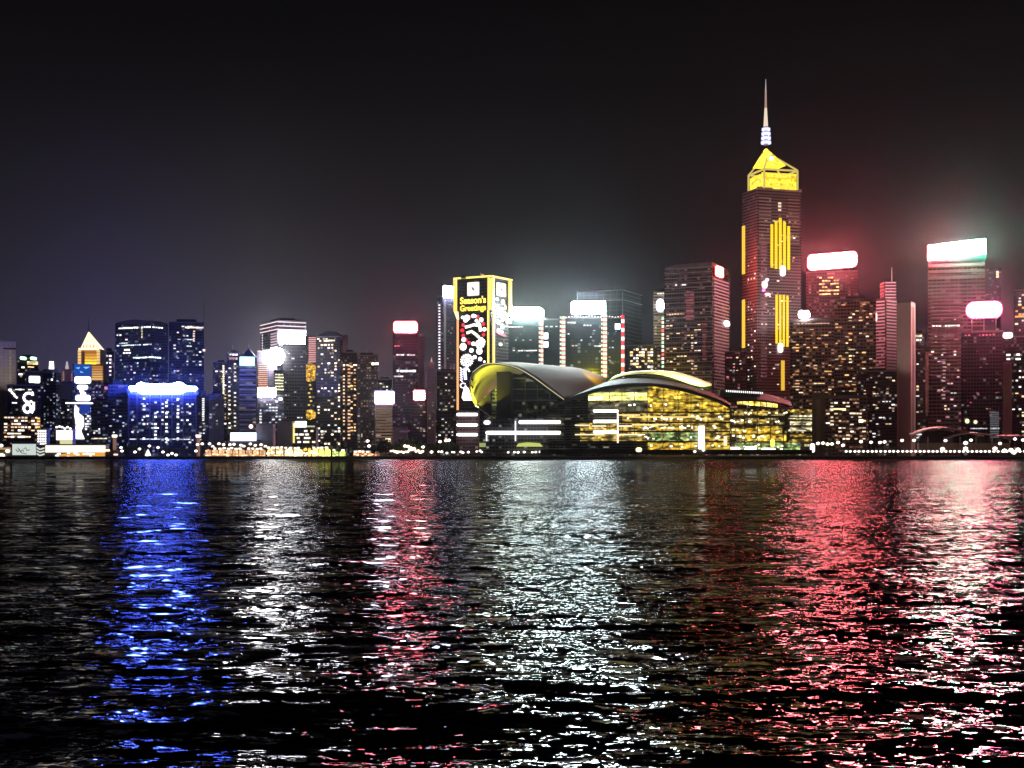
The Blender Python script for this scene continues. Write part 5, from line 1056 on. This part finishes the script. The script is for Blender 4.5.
# pavilions along the shore, left of the convention hall
PV = [(205, 266, 448, (1, .45, .2), 'long amber lit shore arcade with a row of white lamps, below the blue white screen'), (267, 284, 447, (1, .55, .2), 'short amber lit pavilion right of the long arcade'),
      (284.5, 303, 447.5, (1, .7, .25), 'orange and yellow lit pavilion below the yellow vertical strip'), (312, 331, 447.4, (.95, .9, .1), 'yellow lit pavilion with three glowing bays'),
      (332, 346, 449.6, (.6, .8, .15), 'low green lit pavilion right of the yellow one'), (353, 380, 451, (.8, .3, .12), 'low reddish lit pavilion left of the waterside trees'),
      (303.4, 311.6, 446.4, (1, .45, .08), 'narrow deep orange pavilion left of the yellow one')]
for i, (a, b, y, c, lab) in enumerate(PV):
    t = low('shore_pavilion', lab, 'pavilion', a, b, y, 1530 + i * .5, surf((.1, .09, .08), .7)); n = max(2, int((b - a) / 6.3))
    hg = hall_glow('pv%d' % i, c, (min(1, c[0] * 1.1), min(1, c[1] * 1.3), c[2] * 1.6), 1.5 if i not in (3, 2, 6) else 3.0, 1.4, 1.6, -.1)
    for k in range(n):
        x0, x1 = a + (b - a) * k / n + .5, a + (b - a) * (k + 1) / n - .5
        fpuv(t, 'lit_bay', t.f, [(x0, 456), (x1, 456), (x1, y + 2.4), ((x0 + x1) / 2, y + 1.2), (x0, y + 2.4)], .1, .5, hg)
    for k in range(int((b - a) / 4.2)): 
        if R.random() < .85: t.put('lamp', win_mesh((1, .85, .68), 4), at=t.f.pt(a + 2 + k * 4.2 + R.uniform(-.7, .7), y + .6 + R.uniform(-.5, .5), 1.4), scale=(R.uniform(2.2, 3.4), .5, 1.7))
    for k in range(int((b - a) / 3.6)):
        if R.random() < .7: t.put('lamp', win_mesh((1, .72, .4), 3), at=t.f.pt(a + 2 + k * 3.6 + R.uniform(-.7, .7), 455.4 + R.uniform(-1.4, .8), 1.4), scale=(R.uniform(2, 3.2), .5, 1.2))
# low city blocks behind them
for (a, b, y, lab, s) in ((228, 258, 440.5, 'low block under a long blue white screen', (.3, .28, .34)), (256, 272.5, 424.5, 'plain grey block right of the blue white screen', (.3, .29, .31)), (277, 292.6, 422, 'plain greyish pink block with a pale top, left of the yellow strip', (.42, .36, .38)),
                          (292.8, 316, 428, 'dark block with a yellow vertical strip and a white sign on its roof', (.1, .09, .1))):
    t = low('low_building', lab, 'building', a, b, y, 1590 if a != 256 else 1600, surf(s, .7), 20)
    if a == 228: fpoly(t, 'screen', t.f, rrect(230.6, 256.4, 432.6, 440.8, .4), .6, 1.6, em((.62, .74, 1), 5)); bar(t, 'mast', t.f.pt(250, 432, 2) + Vector((0, 6, 0)), t.f.pt(250, 428, 2) + Vector((0, 6, 0)), .6, STEEL); ball(t, 'beacon', t.f.pt(250.3, 426.4, -4), 2.2, em((1, .45, .45), 7)); fbox(t, 'ledge', t.f, 235, 264, 441.5, 445, surf((.4, .3, .34), .6), .1, 1.0)
    if a == 292.8:
        fbox(t, 'light_strip', t.f, 293, 294.8, 423, 443, em((1, .85, .25), 1.8), .2, .9); fpoly(t, 'sign_panel', t.f, rrect(295.2, 306.6, 421.3, 427.2, .4), .6, 1.4, em((.95, 1, .92), 5))
        for k in range(16): t.put('window', win_mesh(R.choice((WARM, WHITE)), 3), at=t.f.pt(R.uniform(296, 314), R.choice((431, 434.5, 438, 442)), .3), scale=(R.uniform(2.4, 3.6), .5, 1.8))
        fbox(t, 'light_band', t.f, 306.8, 315, 425.6, 427.6, em((.95, .9, .6), .9), .3, .7)
# wave roofed ferry pavilion at the right
t = Thing('wave_roof_pavilion', 'low dark pavilion under two overlapping wave shaped brown roofs', 'pavilion', X(962, 1540), 1540)
BR = surf((.5, .33, .28), .6, 0, .1)
a1_ = [C3(914, 435.6, 1536), C3(924, 431.6, 1534), C3(936, 428.8, 1533), C3(948, 428.6, 1533), C3(960, 430.6, 1534), C3(972, 433.6, 1535), C3(984, 436.2, 1536)]
a2_ = [C3(948, 438.6, 1530), C3(958, 435.4, 1529), C3(970, 433.8, 1529), C3(982, 434.2, 1529), C3(994, 436, 1530), C3(1006, 437, 1530), C3(1022, 436.6, 1531)]
for A_ in (a1_, a2_): loft(t, 'wave_roof', [A_, [p + Vector((1.5, 24, 1.2)) for p in A_]], BR, 1.1, 30, 4)
fpoly(t, 'wall', flat(1542), [(919, 453), (919, 443), (1010, 443), (1010, 453)], -8, 0, surf((.3, .2, .14), .7)); fpoly(t, 'dark_glazing', flat(1545), [(918, 443), (924, 433), (940, 430), (958, 432), (980, 437), (1008, 439), (1010, 443)], -6, 0, surf((.02, .018, .018), .2))
for x in (928, 944, 960, 976, 992): bar(t, 'column', C3(x, 453, 1538), C3(x, 437, 1538), .9, surf((.35, .25, .2), .7))

# ---------------------------------------------------------------- trees
TR = random.Random(3)
LEAF = surf((.05, .07, .035), .8, 0, .4, .5); BARK = surf((.12, .09, .07), .9)
def crown_mesh(h, r, n=420):
    v = []; f = []; lobes = [(TR.uniform(-.5, .5) * r, TR.uniform(-.5, .5) * r, h * TR.uniform(.45, .9), r * TR.uniform(.4, .75)) for _ in range(8)]
    for i in range(n):
        cx, cy_, cz_, lr = TR.choice(lobes); d = Vector((TR.gauss(0, 1), TR.gauss(0, 1), TR.gauss(0, .8))).normalized() * lr * TR.uniform(.55, 1.08); c = Vector((cx, cy_, cz_)) + d
        a = Vector((TR.gauss(0, 1), TR.gauss(0, 1), TR.gauss(0, 1))).normalized(); b = a.cross(d).normalized(); s = TR.uniform(.35, .8)
        k = len(v); v += [c + a * s, c + b * s * .6, c - a * s, c - b * s * .6]; f.append((k, k + 1, k + 2, k + 3))
    return mesh('crown', v, f, LEAF)
def trunk_mesh(h):
    v = []; f = []
    def limb(p, q, r0, r1):
        k = len(v); d = (q - p).normalized(); a = d.orthogonal().normalized(); b = d.cross(a)
        for c, rr in ((p, r0), (q, r1)): v.extend([c + (a * math.cos(t_) + b * math.sin(t_)) * rr for t_ in [i * math.pi / 3 for i in range(6)]])
        f.extend([(k + i, k + (i + 1) % 6, k + 6 + (i + 1) % 6, k + 6 + i) for i in range(6)])
    limb(Vector((0, 0, 0)), Vector((.1, 0, h * .45)), .4, .26)
    for i in range(4):
        a = i * 1.6 + TR.random(); limb(Vector((.1, 0, h * .42)), Vector((math.cos(a) * h * .25, math.sin(a) * h * .25, h * .75)), .2, .08)
    return mesh('trunk', v, f, BARK)
protos = [(crown_mesh(h, r), trunk_mesh(h)) for h, r in ((9, 4.2), (11, 5), (8, 3.6), (12.5, 5.4))]
def tree(px, D, s, lab, k, grp):
    cm, tm = protos[k]; t = Thing('shore_tree', lab, 'tree', X(px, D), D, GZ, grp); a = TR.uniform(0, 6)
    t.put('trunk', tm, at=t.loc, rz=a, scale=(s, s, s)); t.put('crown', cm, at=t.loc, rz=a, scale=(s * 1.15, s * 1.15, s))
groups = ((118, 143, 7, 1.0, 'dark leafy tree in the clump right of the lit pylon beside the long pier hall', 'trees below the blue roof sign'), (160, 196, 8, .9, 'small dark tree on the shore below the right half of the blue sign', 'trees below the right half of the blue sign'),
          (372, 412, 12, 1.35, 'tall dark tree in the dense clump on the shore below the red haloed sign', 'trees below the red bordered sign'), (414, 456, 12, 1.25, 'dark tree in the shore clump left of the white light strips', 'trees left of the light strips'),
          (572, 606, 8, 1.15, 'dark tree standing before the hall below its three short white strips', 'trees before the glass hall'), (484, 560, 12, .6, 'small dark tree in front of the podium with long white strips', 'trees before the podium'),
          (842, 900, 12, .75, 'small dark tree on the shore below the pink striped tower', 'trees behind the lamp row'))
for a, b, n, s, lab, g in groups:
    for i in range(n): tree(a + (b - a) * (i + TR.uniform(.1, .9)) / n, 1516 + TR.uniform(0, 10), s * TR.uniform(.8, 1.15), lab, TR.randrange(4), g)
tree(1001, 1522, .9, 'lone small dark tree beside the right end of the wave roofs', 1, None); tree(306, 1512, .7, 'lone small dark tree between the orange and the yellow pavilion', 2, None)

# ---------------------------------------------------------------- lamps of the promenade
v, f, _ = prism([(math.cos(i * math.pi / 4), math.sin(i * math.pi / 4)) for i in range(8)], 0, 1); POST = mesh('post', v, f, surf((.2, .2, .2), .5, .6))
def head(col, st):
    k = ('head', col, st)
    if k not in _m:
        me = bpy.data.meshes.new('lamp_head'); bm = bmesh.new(); bmesh.ops.create_icosphere(bm, subdivisions=1, radius=1); bm.to_mesh(me); bm.free(); me.materials.append(em(col, st, False)); _m[k] = me
    return _m[k]
def lamp(px, py, D, r, col, st, lab, grp, name='street_lamp'):
    t = Thing(name, lab, 'street lamp', X(px, D), D, GZ, grp); z = Z(py, D)
    t.put('post', POST, at=t.loc, scale=(.14, .14, z - GZ)); t.put('lamp_head', head(col, st), at=(t.loc.x, D, z), scale=(r * 1.3, r, r))
LW = (1, .9, .82)
for i in range(42): lamp(846 + i * 4.35 + R.uniform(-.25, .25), 451.4, 1504, 1.15, LW, 5, 'white globe lamp in the evenly spaced row along the quay at the right', 'globe lamps in the row along the right quay')
for x, y in ((861, 441.6), (871, 442.3), (880, 442.5), (884.5, 442), (902, 440.5), (914, 440.4), (945.5, 440.6), (971, 440.2), (1015, 439), (1023, 440), (1000, 443.5)): lamp(x, y, 1508, 1.5, LW, 5, 'tall lamp post standing above the row of globe lamps at the right', 'tall lamp posts above the globe row')
for x, y in ((942.5, 449), (965.6, 448.6), (965.6, 443), (995, 448.6), (1004.5, 450.6), (1011, 450), (1014, 452.5), (1018, 449.6)): lamp(x, y, 1507, 2.0, LW, 5, 'brighter cluster lamp among the globe row before the wave roofed pavilion', 'brighter cluster lamps')
for x in (818, 823, 827.6, 832, 838, 843): lamp(x, 443 + R.uniform(-2, 3), 1508, 1.6, (1, .85, .6), 5, 'warm lamp on the quay between the glass hall and the globe row', 'warm lamps right of the glass hall')
for x0, x1, n, y, lab, g in ((436, 470, 8, 452.4, 'small lamp on the quay in front of the neon outlined tower', 'quay lamps before the neon outlined tower'), (474, 484, 3, 451.4, 'lamp on the quay below the left end of the long white strips', 'quay lamps below the left end of the strips'),
                            (506, 572, 12, 451.6, 'small white lamp on the dark quay under the winged roof', 'quay lamps under the winged roof'), (576, 612, 8, 451.6, 'small white lamp on the quay left of the golden hall front', 'quay lamps left of the golden front'),
                            (614, 660, 14, 452.8, 'tiny white lamp on the quay under the golden hall front', 'quay lamps under the golden front')):
    for i in range(n): lamp(x0 + (x1 - x0) * (i + R.uniform(.15, .85)) / n, y + R.uniform(-.8, .8), 1505, R.uniform(.9, 1.3), LW, 4.4, lab, g)
for i in range(16): lamp(391 + i * 2.1, 451.8 + R.uniform(-1.2, 1.2) - 3.0 * (8 < i < 12), 1508, R.uniform(1.0, 1.7), (1, .78, .55), 5, 'warm lamp in the tight cluster before the dark trees below the red haloed sign', 'warm lamps before the dark trees')
for x, y in ((405, 446), (408, 446.4), (411, 448), (440, 441.6), (446, 440.6), (449, 440.2), (367.6, 441), (369, 446), (423, 447), (431.5, 452)): lamp(x, y, 1512, 1.5, (1, .87, .72), 5, 'lamp glowing through the dark shore trees left of the light strips', 'lamps among the dark trees')
for x, y in ((139.5, 449), (149.4, 446), (158, 447.5), (163, 452), (168, 455), (172, 453.4), (196, 451), (135, 452), (176, 455), (121, 447.6), (122, 451)): lamp(x, y, 1506, 1.3, (1, .88, .85), 5, 'lamp on the dark shore stretch below the long blue roof sign', 'shore lamps below the blue sign')
for i in range(14): lamp(198 + i * 5.2 + R.uniform(-1.5, 1.5), 445 + R.uniform(-1.6, 2), 1552, 1.4, (1, .86, .7), 4.6, 'white lamp behind the long amber arcade', 'lamps behind the amber arcade')
for i in range(14): lamp(676 + i * 8.8 + R.uniform(-1.5, 1.5), 450.5 + R.uniform(-1.6, 1.6), 1487 if i < 4 else 1504, 1.3, (1, .9, .7), 5, 'bright lamp at the foot of the golden terraces of the hall', 'lamps at the foot of the golden terraces')
for i in range(12): lamp(268 + i * 4.4 + R.uniform(-1.2, 1.2), 453.5 + R.uniform(-1.6, 1.6), 1509, R.uniform(1.1, 1.7), (1, .84, .5), 5, 'yellowish lamp in front of the orange and yellow pavilions', 'lamps before the orange and yellow pavilions')
